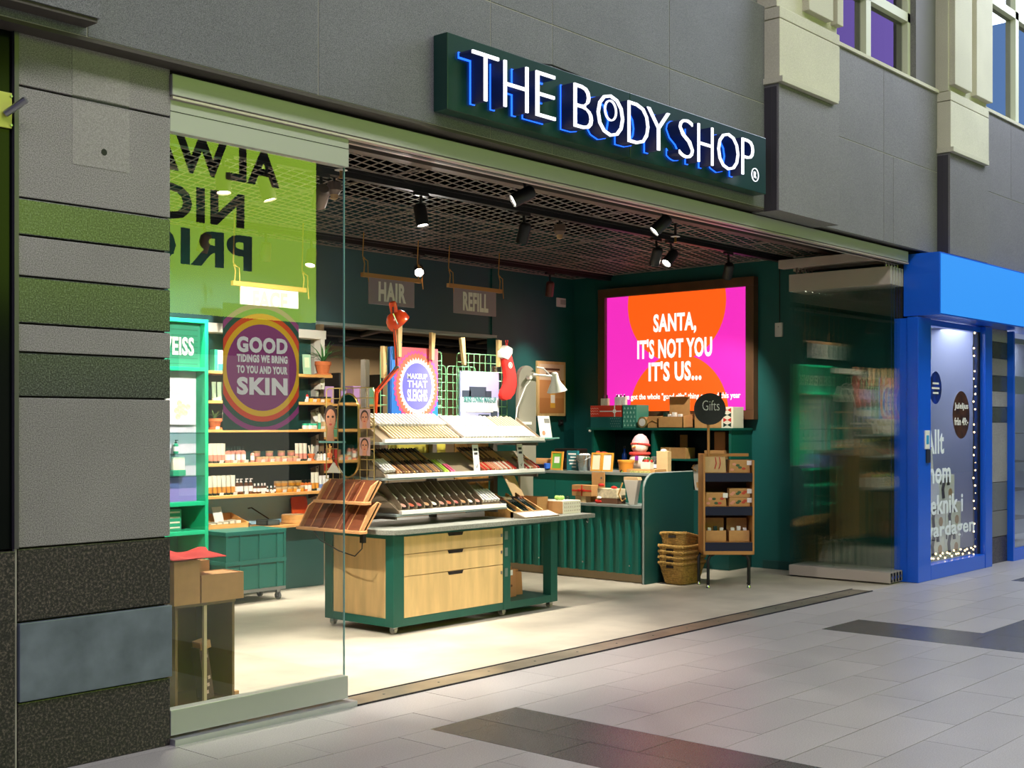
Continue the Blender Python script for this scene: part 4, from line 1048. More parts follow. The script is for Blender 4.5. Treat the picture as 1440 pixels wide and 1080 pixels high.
def carton(name, label, loc, w_, d_, h, mt, rz=0.0, lid=True, group=None, cat='carton'):
    t = thing(name, label, cat, loc, rz, group)
    for a in ((0, w_, 0, .006), (0, w_, d_-.006, d_)): bx('carton_wall', mt, t, a[0], a[1], a[2], a[3], 0, h)
    for a in ((0, .006), (w_-.006, w_)): bx('carton_wall', mt, t, a[0], a[1], .006, d_-.006, 0, h)
    bx('carton_bottom', mt, t, .006, w_-.006, .006, d_-.006, 0, .006)
    if lid: bx('carton_top', mt, t, .006, w_-.006, .006, d_-.006, h-.012, h-.004)
    return t
carton('kraft_carton', 'low kraft carton at the front of the crate pedestal', (.60, .60, .588), .29, .2, .155, kraft)
carton('kraft_carton', 'tall kraft carton on the pedestal with red cloth over it', (.42, .60, .588), .17, .30, .245, kraft)
carton('kraft_carton', 'middle kraft carton at the back of the crate pedestal', (.60, .81, .588), .20, .17, .215, kraft)
# red cloth: draped and rumpled
m = MB(); nx, ny = 14, 10; vs = []
for j in range(ny+1):
    for i in range(nx+1):
        u, v = i/nx, j/ny; x = .40+u*.36; y = .58+v*.34
        over = max(0, u-.55)/.45
        vs.append((x-.03*math.sin(v*5), y, .842+.022*math.sin(u*9+v*4)*math.sin(v*7)+.02*math.sin(v*3.1)-.0*over))
vs2 = [(x, y, z+.004) for x, y, z in vs]
W1 = nx+1; fs_ = []
for j in range(ny):
    for i in range(nx):
        a = j*W1+i; fs_ += [(a, a+1, a+W1+1, a+W1)]; o = len(vs); fs_ += [(o+a+W1, o+a+W1+1, o+a+1, o+a)]
m.add(vs+vs2, fs_)
tag(m.build('red_cloth', M('red_felt', '#c41c10', .8), None, True), 'rumpled red felt cloth on top of the tall kraft carton', 'cloth')
# ------------------------------------------------------------------ makeup island
isl_g = M('island_green', '#115244', .45)
top_m = M('island_top_grey', '#84867c', .45, noise=.25, nscale=120)
isl = thing('island_cabinet', 'green framed plywood drawer island on castors in the middle of the shop', 'cabinet', (0, 0, 0))
for x0, x1 in ((2.975, 3.085), (4.226, 4.315), (4.845, 4.935)):
    for y0 in (1.55, 2.26): bx('post', isl_g, isl, x0, x1, y0, y0+.09, .055, .765, bevel=.003)
for y0 in (1.552, 2.262): bx('bottom_rail', isl_g, isl, 3.085, 4.845, y0, y0+.086, .055, .115); bx('top_rail', isl_g, isl, 3.085, 4.845, y0, y0+.086, .742, .765)
for x0 in (2.977, 4.848): bx('side_rail', isl_g, isl, x0, x0+.08, 1.64, 2.26, .055, .115); bx('side_rail', isl_g, isl, x0, x0+.08, 1.64, 2.26, .725, .765)
bx('side_panel', wood_pale, isl, 2.99, 3.01, 1.64, 2.26, .115, .725)
bx('carcass', wood_pale, isl, 3.02, 4.226, 1.575, 2.26, .115, .742)
bx('open_shelf', isl_g, isl, 4.315, 4.845, 1.638, 2.262, .085, .115)
for z0, z1 in ((.606, .740), (.436, .601), (.117, .431)):
    d = bx('drawer', wood_pale, isl, 3.089, 4.222, 1.553, 1.575, z0, z1, bevel=.002)
    MB().prism([(-.09, 0), (.09, 0), (.078, -.026), (-.078, -.026)], 1.5515, 1.5535, 'y', Matrix.Translation((3.655, 0, z1))).build('handle_cutout', M('cutout_dark', '#1c130b', .9), d)
    bx('lock', steel, d, 4.195, 4.212, 1.549, 1.553, z1-.075, z1-.05); 
    bx('latch_plate', M('latch_green_steel', '#7e8f84', .4, .5), isl, 4.24, 4.275, 1.545, 1.55, z1-.10, z1-.03)
MB().prism([(2.99, 1.47), (5.37, 1.47), (5.37, 2.42), (2.87, 2.42), (2.87, 1.60), (2.885, 1.545), (2.93, 1.49)], .766, .803, 'z').build('table_top', top_m, isl, bevel=.003)
for cx, cy in ((3.03, 1.60), (4.27, 1.60), (4.89, 1.60), (3.03, 2.30), (4.27, 2.30), (4.89, 2.30)):
    w_ = MB().cyl((cx-.014, cy+.01, .028), (cx+.014, cy+.01, .028), .028, n=14).build('castor_wheel', M('castor_pale', '#b9b2a4', .5), isl, True)
    bx('castor_fork', steel, w_, cx-.022, cx+.022, cy-.014, cy+.02, .026, .056)
MB().tube([(5.30, 1.50, .766), (5.30, 1.49, .74), (5.285, 1.49, .725), (5.27, 1.49, .74)], .004, 6).build('hook', chrome, isl)
# paper bags on the open shelf
bagm = M('bag_brown', '#b07a4c', .75)
for i, (x, y, h, lab) in enumerate(((4.36, 1.70, .24, 'brown paper bag with a white sticker on the island shelf'), (4.42, 1.92, .34, 'taller plain brown paper bag behind the printed one'), (4.50, 1.80, .20, 'low brown paper bag on the right of the island shelf'))):
    t = thing('paper_bag', lab, 'paper bag', (x, y, .1155), (.1, -.05, -.12)[i], 'paper bags on the island shelf')
    MB().prism([(0, 0), (.23, 0), (.215, h), (.015, h)], 0, .12, 'y').build('bag_body', bagm if i != 1 else kraft, t, bevel=.004)
    bx('fold_top', bagm, t, .02, .21, .04, .08, h-.002, h+.02)
    if i == 0:
        bx('sticker', whitep, t, .08, .17, -.003, .0, h-.05, h-.005)
        for k in range(6): disc('printed_mark', M('mark_brown', '#5b3a24', .7), t, (.05+.035*(k % 4)+.02*(k//4), -.002, .04+.05*(k//3)+.01*(k % 2)), .011, t=.002, n=8)

# ---- tiered makeup stand
tray_m = M('tray_taupe', '#8f7f66', .5); ledge_m = M('ledge_steel', '#aab4b2', .35, .5); lip_m = M('lip_white', '#e9e6dc', .5); upright_m = M('stand_grey', '#6e675c', .45, .4)
st = thing('makeup_stand', 'three tier makeup stand on the island table', 'display stand', (0, 0, 0))
for x in (3.30, 4.08, 4.86): bx('upright', upright_m, st, x, x+.05, 2.235, 2.285, .804, 2.13)
TI = ((.905, 3.13, 4.42, 1.68), (1.190, 3.0, 4.95, 1.70), (1.465, 2.97, 4.95, 1.70))
for z, x0, x1, yf in TI:
    s = bx('tier_shelf', ledge_m, st, x0, x1, yf, 2.14, z-.022, z-.004, bevel=.002)
    bx('label_lip', lip_m, s, x0+.05, x1-.02, yf-.008, yf+.02, z-.006, z+.024)
    for x in (x0+.05, x1-.06): bx('shelf_arm', upright_m, s, x, x+.02, 1.75, 2.25, z-.05, z-.022)
    MB().prism([(yf+.03, z), (2.02, z), (2.02, z+.20), (yf+.03, z+.018)], x0+.05, x0+.058, 'x').build('tray_side', tray_m, s)
    MB().prism([(yf+.03, z), (2.02, z), (2.02, z+.20), (yf+.03, z+.018)], x1-.03, x1-.022, 'x').build('tray_side', tray_m, s)
    MB().prism([(yf+.03, z+.002), (2.02, z+.002), (2.02, z+.175), (yf+.03, z+.010)], x0+.058, x1-.03, 'x').build('tray_slope', tray_m, s)
bx('cross_bar', upright_m, st, 3.05, 4.9, 2.245, 2.265, 1.09, 1.115)
bx('back_board', M('back_board_yellow', '#b7ab3c', .6), st, 3.62, 4.30, 2.30, 2.31, 1.22, 1.44); bx('back_board', tray_m, st, 3.2, 3.6, 2.30, 2.31, .95, 1.44)
wdc = M('osb_wood', '#c08a45', .7, noise=.4, nscale=18)
bx('back_board', wdc, st, 4.42, 4.86, 2.30, 2.31, .95, 1.44); bx('back_board', tray_m, st, 3.62, 4.40, 2.30, 2.31, .95, 1.2)
SL = math.atan2(.165, .29)
def lie(me, x, z, yf, s_, name, label, cat, group, lift=.006, roll=0.0):
    """lay a thing on the sloping tray, s_ metres up the slope from its foot"""
    y = yf+.03+s_*math.cos(SL); zz = z+.012+s_*math.sin(SL)+lift
    o = put(name, me, None, (x, y, zz), (SL, 0, roll)); return tag(o, label, cat, group)
def pack_mesh(nm, mt, w_, l, h): return MB().box(-w_/2, w_/2, 0, l, 0, h).mesh(nm, mt, bevel=.002)
pk_w = pack_mesh('slim_carton', whitep, .022, .17, .024); pk_b = pack_mesh('slim_carton', M('carton_beige', '#d9c49c', .5), .016, .18, .016); pk_k = pack_mesh('slim_carton', kraft_l, .018, .2, .02)
z, x0, x1, yf = TI[2]; GT = 'slim cartons in the makeup stand'
x = 3.06
for k in range(22):
    lie(pk_b if k < 2 else pk_w, x, z, yf, .18, 'slim_carton', 'white slim carton in the back row of the top tier' if k > 1 else 'beige slim carton at the left end of the top tier', 'carton', GT, .02, 0)
    if k > 1: lie(pk_b, x+.006, z, yf, .005, 'slim_carton', 'pale slim carton in the front row of the top tier', 'carton', GT)
    x += .0385
x = 3.94
for k in range(26):
    lie(pk_b if k > 15 else pk_w, x, z, yf, .16 if k % 2 else .17, 'slim_carton', 'slim carton in the back row at the right of the top tier', 'carton', GT, .012)
    lie(pk_w, x, z, yf, .0, 'slim_carton', 'white slim carton, front row, right of the top tier', 'carton', GT)
    x += .0355
def stick_mesh(c1, c2, r=.011, l=.19):
    return (MB().cyl((0, 0, r), (0, l*.62, r), r, n=8).mesh('stick_body', c1, True), MB().cyl((0, l*.62, r), (0, l, r), r*.94, r*.8, 8).mesh('stick_cap', c2, True))
brn = M('makeup_brown', '#6a4632', .4); tanm = M('makeup_tan', '#c9986b', .4); grym = M('makeup_taupe', '#7b6f62', .4); corl = M('makeup_coral', '#d9694a', .4); blsh = M('makeup_blush', '#d99a86', .4); goldm = M('makeup_gold', '#caa566', .3, .5)
def stick(kind, x, z, yf, s_, label):
    t = thing('makeup_stick', label, 'makeup', (x, yf+.03+s_*math.cos(SL), z+.014+s_*math.sin(SL)), 0, 'makeup sticks in the stand'); t.rotation_euler = (SL, 0, 0)
    put('stick_body', kind[0], t); put('stick_cap', kind[1], t)
KA = [stick_mesh(a, b) for a, b in ((tanm, brn), (brn, blackcap), (grym, blackcap), (tanm, grym), (goldm, brn))]
KB = [stick_mesh(a, b) for a, b in ((corl, goldm), (blsh, brn), (redp, goldm), (cream, brn), (tanm, brn))]
z, x0, x1, yf = TI[1]
for k in range(4): lie(pk_w, 3.075+k*.03, z, yf, .02, 'slim_carton', 'white slim carton at the left end of the middle tier', 'carton', GT, .012+.002*k)
for k in range(17):
    stick(KA[(k*3+k//4) % 5], 3.20+k*.030, z, yf, .01, 'brown or taupe makeup stick at the front of the middle tier'); stick(KA[(k*2+1) % 5], 3.20+k*.030, z, yf, .19, 'brown or taupe makeup stick in the back row of the middle tier')
lime = stick_mesh(M('lime_plastic', '#b6d94e', .4), M('lime_plastic', '#b6d94e')); pnk = stick_mesh(M('hot_pink', '#e5668e', .4), cream)
for k in range(2): stick(lime, 3.72+k*.03, z, yf, .0, 'lime green makeup stick on the middle tier'); stick(pnk, 3.79+k*.03, z, yf, .0, 'pink makeup stick on the middle tier')
for k in range(15): stick(KB[(k*2+k//3) % 5], 4.19+k*.0285, z, yf, .01, 'coral or blush makeup stick between the two price cards'); stick(KA[(k*2+k//3) % 5], 4.19+k*.0285, z, yf, .19, 'dark capped makeup stick behind the coral ones')
for k in range(7): stick(KB[(k+1) % 5], 4.73+k*.0285, z, yf, .01, 'coral or blush makeup stick right of the price cards')
def info_card(x, z, h, lab, grey=False):
    t = thing('info_card', lab, 'price card', (x, 1.73, z+.018), 0); t.rotation_euler = (-.12, 0, 0)
    bx('card', M('card_grey', '#c9c4bb', .6) if grey else paper, t, -.036, .036, 0, .003, 0, h)
    for k in range(2): bx('print_block', M('print_black', '#2b2926', .6), t, -.022, .022, -.001, 0, h-.05-k*.035, h-.03-k*.035)
    MB().tube([(-.01, -.0008, .05), (0, -.0008, .03), (.012, -.0008, .06)], .002, 5).build('print_tick', M('print_black', '#2b2926'), t)
info_card(4.10, TI[1][0], .225, 'tall white price card left of two on the middle tier'); info_card(4.665, TI[1][0], .225, 'tall grey price card right of two on the middle tier', True)
# bottom tier: dividers with compacts
z, x0, x1, yf = TI[0]
div = MB().prism([(0, .01), (.27, .16), (.27, .21), (.2, .215), (0, .05)], -.003, .003, 'x').mesh('divider', tray_m)
for k in range(12):
    put('divider', div, st, (3.22+k*.085, yf+.04, z+.012))
comp = MB().lathe([(.030, 0), (.032, .004), (.032, .012), (.028, .016)], 14).mesh('compact_case', blackcap, True)
pans = [MB().lathe([(.025, .0162), (.024, .0175)], 14).mesh('powder_pan', m_) for m_ in (blsh, tanm, corl, cream, M('pan_rose', '#b9655c', .7))]
for k in range(11):
    x = 3.262+k*.085
    t = thing('powder_compact', 'round powder compact in slot %s of the bottom tier' % ('one', 'two', 'three', 'four', 'five', 'six', 'seven', 'eight', 'nine', 'ten', 'eleven')[k], 'compact', (x, yf+.075, z+.046), 0, 'compacts in the bottom tier'); t.rotation_euler = (SL, 0, 0)
    put('compact_case', comp, t); put('powder_pan', pans[(k*2) % 5], t)
    o = put('refill_box', pk_w, None, (x, yf+.15, z+.095), (SL, 0, 0), (1.5, .7, .8)); tag(o, 'small white box behind a powder compact on the bottom tier', 'box', 'boxes behind the compacts')
for k in range(6):
    o = put('slim_carton', pk_w, None, (4.17+k*.038, yf+.05, z+.042), (SL, 0, 0)); tag(o, 'white slim carton at the right of the bottom tier', 'carton', GT)
# brush tray
bt = thing('brush_tray', 'sloping wooden tray for makeup brushes on the island top', 'tray', (4.46, 1.66, .8035))
bx('tray_rail', wood_shelf, bt, 0, .42, 0, .02, .0, .05)
for x in (0, .13, .27, .40): MB().prism([(0, 0), (.32, 0), (.32, .19), (0, .05)], x, x+.018, 'x').build('tray_rib', wood_shelf, bt)
MB().prism([(.02, .0), (.32, .0), (.32, .15), (.02, .02)], .018, .40, 'x').build('tray_slope', M('tray_dark', '#3a2a1c', .7), bt)
hand = MB().cyl((0, 0, 0), (0, .16, 0), .006, .009, 8).mesh('handle', darkcap, True); fer = MB().cyl((0, .16, 0), (0, .2, 0), .0095, .011, 8).mesh('ferrule', steel, True)
hr = [MB().ball((0, .225, 0), .02, 10, (1, 1.5, .8)).mesh('bristles', m_, True) for m_ in (blackcap, M('bristle_brown', '#7d4424', .9), M('bristle_cream', '#e3c9a0', .9))]
for k in range(12):
    t = thing('makeup_brush', '%s makeup brush lying in the wooden brush tray' % ('black tipped', 'brown tipped', 'cream tipped')[(k*k+k//3) % 3], 'brush', (4.495+k*.034, 1.70, .845), 0, 'brushes in the tray'); t.rotation_euler = (.47, 0, 0)
    put('handle', hand, t); put('ferrule', fer, t); put('bristles', hr[(k*k+k//3) % 3], t)
lt = thing('label_wedge', 'sloping white label wedge in front of the brush tray', 'label holder', (4.44, 1.50, .8035)); MB().prism([(0, 0), (.13, 0), (.13, .05), (0, .012)], 0, .46, 'x').build('wedge', tray_m, lt); 
for k in range(2): MB().box(.02+k*.22, .22+k*.22, .004, .11, .0005, .0015, Matrix.Translation((0, 0, .012)) @ Matrix.Rotation(.285, 4, 'X')).build('label_strip', paper, lt)
kb = carton('card_box', 'open kraft display box with a tilted lid on the island right side', (4.93, 1.78, .8035), .17, .26, .15, kraft, .1, False, None, 'box')
MB().box(0, .17, 0, .005, 0, .22, Matrix.Translation((0, .26, .15)) @ Matrix.Rotation(-.55, 4, 'X')).build('open_lid', kraft_l, kb)
for k in range(5): bx('card_pack', (kraft_l, brn, corl)[k % 3], kb, .012+k*.03, .034+k*.03, .02, .24, .01, .135)
wc = thing('pattern_carton', 'white dotted carton at the right end of the island', 'carton', (5.10, 1.62, .8035), .0)
bx('carton_body', cream, wc, 0, .25, 0, .26, 0, .115, bevel=.003); bx('carton_side', kraft, wc, -.004, .0, .005, .255, .004, .11)
dotm = M('dot_taupe', '#b7a78c', .7)
for i in range(9):
    for j in range(3): bx('printed_dash', dotm, wc, .02+i*.026, .03+i*.026, -.0012, 0, .02+j*.033, .034+j*.033)
scr = thing('scrunchie', 'pale green scrunchie on top of the dotted carton', 'scrunchie', (5.17, 1.72, .9195)); 
MB().tube([(.028*math.cos(a*PI/8)*(1+.12*(a % 2)), .028*math.sin(a*PI/8)*(1+.12*(a % 2)), .02+.006*(a % 2)) for a in range(16)], .017, 8, True).build('ruffle', M('lime_fabric', '#a9d66a', .8), scr, True)
hc = thing('black_hair_clip', 'small black wire clip beside the scrunchie', 'clip', (5.26, 1.72, .9195)); MB().tube([(0, 0, .003), (.01, .0, .03), (.04, 0, .03), (.05, 0, .003)], .004, 6).build('wire', blackcap, hc)
# ---- grids, boards and lamps above the stand
wire_g = M('wire_mint', '#8fd39c', .4, .2); wire_y = M('wire_brass', '#c9b06a', .3, .6)
def wire_grid(parent, axis, fixed, a0, a1, z0, z1, step, mt, r=.0035, nm='wire_grid'):
    def P(a, z): return (a, fixed, z) if axis == 'x' else (fixed, a, z)
    m = MB(); q = .03
    m.tube([P(a0+q, z1), P(a1-q, z1), P(a1-.008, z1-.008), P(a1, z1-q), P(a1, z0), P(a0, z0), P(a0, z1-q), P(a0+.008, z1-.008)], r*1.3, 6, True)
    n = max(1, round((a1-a0)/step))
    for i in range(1, n): m.cyl(P(a0+(a1-a0)*i/n, z0), P(a0+(a1-a0)*i/n, z1), r, n=5)
    n = max(1, round((z1-z0)/step))
    for i in range(1, n): m.cyl(P(a0, z0+(z1-z0)*i/n), P(a1, z0+(z1-z0)*i/n), r, n=5)
    return m.build(nm, mt, parent)
wg = thing('wire_display_grid', 'mint green wire grid behind the round makeup board', 'wire grid', (0, 0, 0), 0, 'wire grids on the stand')
wire_grid(wg, 'x', 2.20, 3.44, 4.15, 1.53, 2.225, .075, wire_g); wire_grid(wg, 'x', 2.22, 3.70, 4.22, 1.53, 2.11, .075, wire_g)
wg2 = thing('wire_display_grid', 'mint green wire grid behind the skyline picture', 'wire grid', (0, 0, 0), 0, 'wire grids on the stand')
wire_grid(wg2, 'x', 2.20, 4.34, 5.0, 1.53, 2.225, .075, wire_g); wire_grid(wg2, 'x', 2.22, 4.24, 4.6, 1.53, 2.11, .075, wire_g)
mk = thing('makeup_board', 'blue board with toothed rings reading MAKEUP THAT SLEIGHS', 'sign', (3.80, 2.165, 1.90))
bx('board', M('board_blue', '#1e7be0', .5), mk, -.27, .27, 0, .02, -.345, .345); rr = (-.225, .27, -.345, .345)
bx('board_edge', M('board_blue_dark', '#1455b0', .5), mk, -.285, -.27, .003, .03, -.34, .34)
bx('board_top_print', M('board_coral', '#e8606a', .5), mk, -.20, .27, -.0008, 0, .0, .345)
for k, (r, tn, am, c) in enumerate(((.300, 40, .03, '#e8479a'), (.275, 40, .03, '#ee6a4e'), (.232, 40, .055, '#f6efe2'))):
    pts = []
    for i in range(tn*2): a = PI*i/tn; q = r*(1+(am if i % 2 else -am)); pts.append((.02+q*.88*math.cos(a), .02+q*math.sin(a)))
    MB().prism([(max(-.25, min(.27, u)), max(-.345, min(.345, v))) for u, v in pts], -.0012*(k+2), -.0012*(k+1), 'y').build('printed_ring', M('board_ring_%d' % k, c, .5), mk)
disc('printed_disc', M('board_violet', '#6a68dc', .5), mk, (.02, -.0045, .02), .197, rx=.173, t=.002)
for s, z_, w_, h in (('MAKEUP', .105, .235, .045), ('THAT', .04, .235, .06), ('SLEIGHS', -.055, .235, .10)): text(s, paper, mk, (.02, -.0065, z_), w_, h, bold=.025, depth=.002)
sk = thing('skyline_picture', 'glossy lilac skyline picture clipped to the second wire grid', 'picture', (4.60, 2.165, 1.82))
bx('sheet', M('pic_lilac', '#b3b4e2', .25), sk, -.25, .25, 0, .015, -.25, .25); bx('pale_band', M('pic_pale', '#dfe0ee', .3), sk, -.25, .25, -.001, 0, -.11, .02)
for k, (a, b, z0, z1) in enumerate(((-.23, -.12, .02, .08), (-.14, .08, .02, .115), (.07, .15, .02, .08), (-.22, -.05, -.24, -.15), (-.02, .12, -.24, -.13), (.14, .23, -.24, -.1))): bx('printed_building', M('pic_slate', '#3c4454', .4), sk, a, b, -.002, -.001, z0, z1)
text('SKINS LOVING MAKE-UP', M('pic_teal', '#3f8d8a', .5), sk, (0, -.0035, 0.0), .42, .05, bold=.02, depth=.002)
bx('white_box', paper, sk, -.18, .03, -.003, -.001, -.11, -.04); bx('white_box', paper, sk, .05, .17, -.003, -.001, -.11, -.04)
def peg(x, z, h, lab, tilt=0.0, y=2.15):
    t = thing('giant_clothes_peg', lab, 'clothes peg', (x, y, z), 0, 'giant wooden clothes pegs'); t.rotation_euler = (0, tilt, 0)
    for s_ in (-1, 1): MB().prism([(s_*.004, 0), (s_*.026, 0), (s_*.036, h), (s_*.016, h), (s_*.004, h*.5)], -.016+s_*.012, .016+s_*.012, 'y').build('peg_arm', wood_pale, t)
    MB().cyl((-.03, 0, h*.45), (.03, 0, h*.45), .007, n=8).build('spring', steel, t)
peg(3.43, 1.98, .26, 'giant clothes peg at the left corner of the wire grid', 0); peg(3.60, 2.16, .27, 'giant clothes peg behind the red lamp arm', 0); peg(3.98, 2.15, .23, 'giant clothes peg at the right corner of the round board', .04)
peg(4.38, 2.12, .24, 'giant clothes peg on the left corner of the skyline picture', -.12); peg(4.83, 2.12, .24, 'giant clothes peg holding the red stocking', .02)
# stocking
sx = thing('christmas_stocking', 'red Christmas stocking with white cuff hanging from a peg', 'stocking', (4.90, 2.11, 1.86), .05)
outl = [(-.085, .355), (.03, .41), (.075, .30), (.115, .19), (.125, .10), (.09, .02), (.03, -.03), (-.05, -.045), (-.095, -.03), (-.105, .005), (-.085, .05), (-.045, .10), (-.035, .17), (-.06, .27)]
MB().prism(outl, -.025, .025, 'y').build('sock', M('red_felt', '#d3261c'), sx, True, bevel=.018)
MB().prism([(-.10, .34), (-.02, .32), (.045, .38), (.045, .43), (-.035, .455), (-.105, .40)], -.034, .034, 'y').build('cuff', M('white_fleece', '#efe9e2', .95, bump=.6, bscale=80), sx, True, bevel=.015)
MB().tube([(.0, 0, .44), (.01, 0, .50), (-.02, 0, .50), (-.01, 0, .44)], .005, 6).build('loop', M('red_felt', '#d3261c'), sx)
annulus('emblem', paper, sx, (.015, -.0265, .275), .022, .028, t=.003); text('B', paper, sx, (.015, -.0265, .275), .022, .03, bold=.02)
# red lamp
rl = thing('red_desk_lamp', 'glossy orange-red jointed desk lamp clamped to the wire grid', 'lamp', (0, 2.09, 0)); rmt = M('lamp_red', '#d9441c', .22, coat=.5)
MB().lathe([(.035, .10), (.05, .092), (.08, .07), (.098, .03), (.10, -.01), (.096, -.02), (.09, -.015), (.06, .05)], 24).build('shade', rmt, rl, True, loc=(3.55, .01, 2.44), rot=(-.25, -.7, 0))
MB().lathe([(.032, 0), (.034, .07), (.026, .085)], 16).build('shade_neck', rmt, rl, True, loc=(3.48, -.01, 2.52), rot=(.1, -.35, 0))
MB().tube([(3.45, -.03, 2.58), (3.43, -.05, 2.50), (3.47, -.06, 2.42), (3.53, -.05, 2.41), (3.55, -.04, 2.44)], .006, 6).build('wire_guard', chrome, rl)
MB().cyl((3.49, 0, 2.40), (3.52, 0, 2.06), .012, n=10).build('upper_arm', rmt, rl, True)
for dy in (-.018, .018): MB().cyl((3.52, dy, 2.06), (3.30, dy, 1.87), .010, n=8).build('lower_arm', rmt, rl, True)
MB().ball((3.52, 0, 2.06), .026, 10).build('joint', steel, rl); MB().ball((3.30, 0, 1.87), .024, 10).build('joint', rmt, rl)
MB().cyl((3.30, 0, 1.87), (3.27, 0, 1.56), .014, n=8).build('post', rmt, rl); MB().tube([(3.47, -.01, 2.42), (3.50, -.02, 2.2), (3.50, -.02, 2.08), (3.3, -.02, 1.88)], .004, 5).build('cord', blackcap, rl)
bx('clamp', black, rl, 3.24, 3.30, -.03, .03, 1.50, 1.57)
# grey end board with the white lamp
eb = thing('grey_end_board', 'grey upright board with a rounded top at the right of the stand', 'board', (5.15, 2.10, 0)); hh = [(-.12, 1.17), (.12, 1.17), (.12, 2.02)]+[(.12*math.cos(PI*i/10), 2.02+.12*math.sin(PI*i/10)) for i in range(1, 10)]+[(-.12, 2.02)]
MB().prism(hh, -.02, .02, 'y').build('board', M('board_taupe', '#8b8677', .5), eb, bevel=.004); bx('lower_leg', M('board_taupe', '#8b8677'), eb, -.09, .09, -.01, .02, .803, 1.17)
wlp = thing('white_desk_lamp', 'white jointed desk lamp fixed to the grey end board', 'lamp', (5.15, 2.06, 0)); wm = M('lamp_white', '#e9e8e2', .35)
MB().lathe([(.022, .11), (.034, .10), (.04, .03), (.075, -.03), (.095, -.07), (.088, -.07), (.03, .03)], 20).build('shade', wm, wlp, True, loc=(.37, -.01, 1.98), rot=(0, -.25, 0))
MB().cyl((.05, 0, 2.06), (.36, -.01, 2.05), .010, n=8).build('arm', wm, wlp); MB().tube([(.1, 0, 2.13), (.2, 0, 2.12), (.30, 0, 2.06)], .008, 6).build('arm', wm, wlp)
MB().tube([(-.20, 0, 1.55), (-.17, 0, 1.75), (-.06, -.01, 1.95), (0, -.01, 2.0)], .006, 6).build('cord', wm, wlp); bx('bracket', wm, wlp, -.22, .0, -.03, .01, 1.60, 1.625); MB().cyl((0, -.02, 2.03), (.0, .02, 2.03), .02, n=10).build('mount', wm, wlp)
lf = thing('leaflet_stand', 'white leaflet leaning in a clear stand at the top tier end', 'leaflet', (4.98, 1.76, 1.466), 0); lf.rotation_euler = (-.18, 0, .0)
bx('leaflet', paper, lf, -.02, .14, 0, .004, .012, .215); bx('foot', glass_edge, lf, -.04, .18, -.05, .05, 0, .010); disc('printed_face', M('skin_print', '#c98a68', .6), lf, (.03, -.002, .06), .02, t=.002); bx('print_text', M('print_grey', '#8a8680', .6), lf, .06, .13, -.001, 0, .15, .19)
# brass grid with oval mirror and portraits, at the left end of the stand
bg = thing('brass_wire_grid', 'brass wire grid at the left end of the stand', 'wire grid', (0, 0, 0)); wire_grid(bg, 'y', 2.95, 1.74, 2.30, 1.17, 1.885, .08, wire_y)
bx('foot', upright_m, bg, 2.94, 2.97, 1.98, 2.02, .803, 1.18)
om_ = thing('oval_mirror', 'tall rounded mirror with a brass frame on the wire grid', 'mirror', (2.93, 2.015, 1.515)); cap_ = [(.12*math.cos(a), .205*(1 if s_ > 0 else -1)+.12*math.sin(a)) for s_ in (1, -1) for a in [(PI*i/12 if s_ > 0 else PI+PI*i/12) for i in range(13)]]
MB().prism(cap_, -.004, .006, 'x').build('mirror_glass', M('mirror_silver', '#d7dcda', .03, 1.0), om_); MB().tube([(0, u, v) for u, v in cap_], .008, 8, True).build('frame', M('brass', '#c09a5a'), om_)
skin = M('skin_print', '#c98a68'); hairp = M('hair_print', '#3a2a22', .7); lipp = M('lip_print', '#b2443c', .6)
def portrait(y0, y1, z0, z1, lab, x=2.925, cut=False):
    t = thing('portrait_card', lab, 'picture', (x, (y0+y1)/2, (z0+z1)/2), 0, None); w_, h = y1-y0, z1-z0
    if not cut: bx('card', M('portrait_bg', '#b9948a', .6), t, 0, .004, -w_/2, w_/2, -h/2, h/2)
    k = min(w_, h)
    MB().prism([(u*1.0, v) for u, v in circ(0, .10*h, .43*k, 24, .86)], -.0015, .003, 'x').build('printed_hair', hairp, t)
    MB().prism(circ(-.02*k, .02*h, .40*k, 24, .74), -.003, .003, 'x').build('printed_face', skin, t)
    MB().prism([(-.16*k, -.3*k), (.16*k, -.3*k), (.22*k, -h/2), (-.22*k, -h/2)], -.002, .003, 'x').build('printed_neck', skin, t)
    for s_ in (-1, 1): MB().prism(circ(-.02*k+s_*.14*k, .08*h, .05*k, 10, 1.5), -.0036, -.0028, 'x').build('printed_eye', hairp, t)
    MB().prism([(-.05*k, .05*k), (.0, .05*k), (.01*k, -.08*k), (-.07*k, -.08*k)], -.0034, -.0028, 'x').build('printed_nose', M('nose_print', '#b87a5a', .6), t)
    MB().prism(circ(-.02*k, -.17*k, .045*k, 10, 2.0), -.0036, -.0028, 'x').build('printed_lips', lipp, t)
portrait(2.11, 2.31, 1.47, 1.80, 'large cut-out portrait of a face beside the oval mirror', 2.915, True)
portrait(1.76, 1.88, 1.57, 1.72, 'small square portrait print high on the brass grid'); portrait(1.76, 1.88, 1.36, 1.50, 'small square portrait print low on the brass grid')
bx('card_base', glass_edge, bg, 2.89, 2.94, 2.08, 2.32, 1.455, 1.47)
cl = thing('mini_hanger', 'little pale hanger shaped hook on the brass grid', 'hook', (2.915, 2.17, 1.22)); MB().prism([(-.08, 0), (.08, 0), (0, .085)], -.006, .006, 'x').build('body', cream, cl); MB().tube([(0, 0, .085), (0, .015, .11), (0, 0, .135), (0, -.012, .12)], .004, 6).build('hook', chrome, cl)
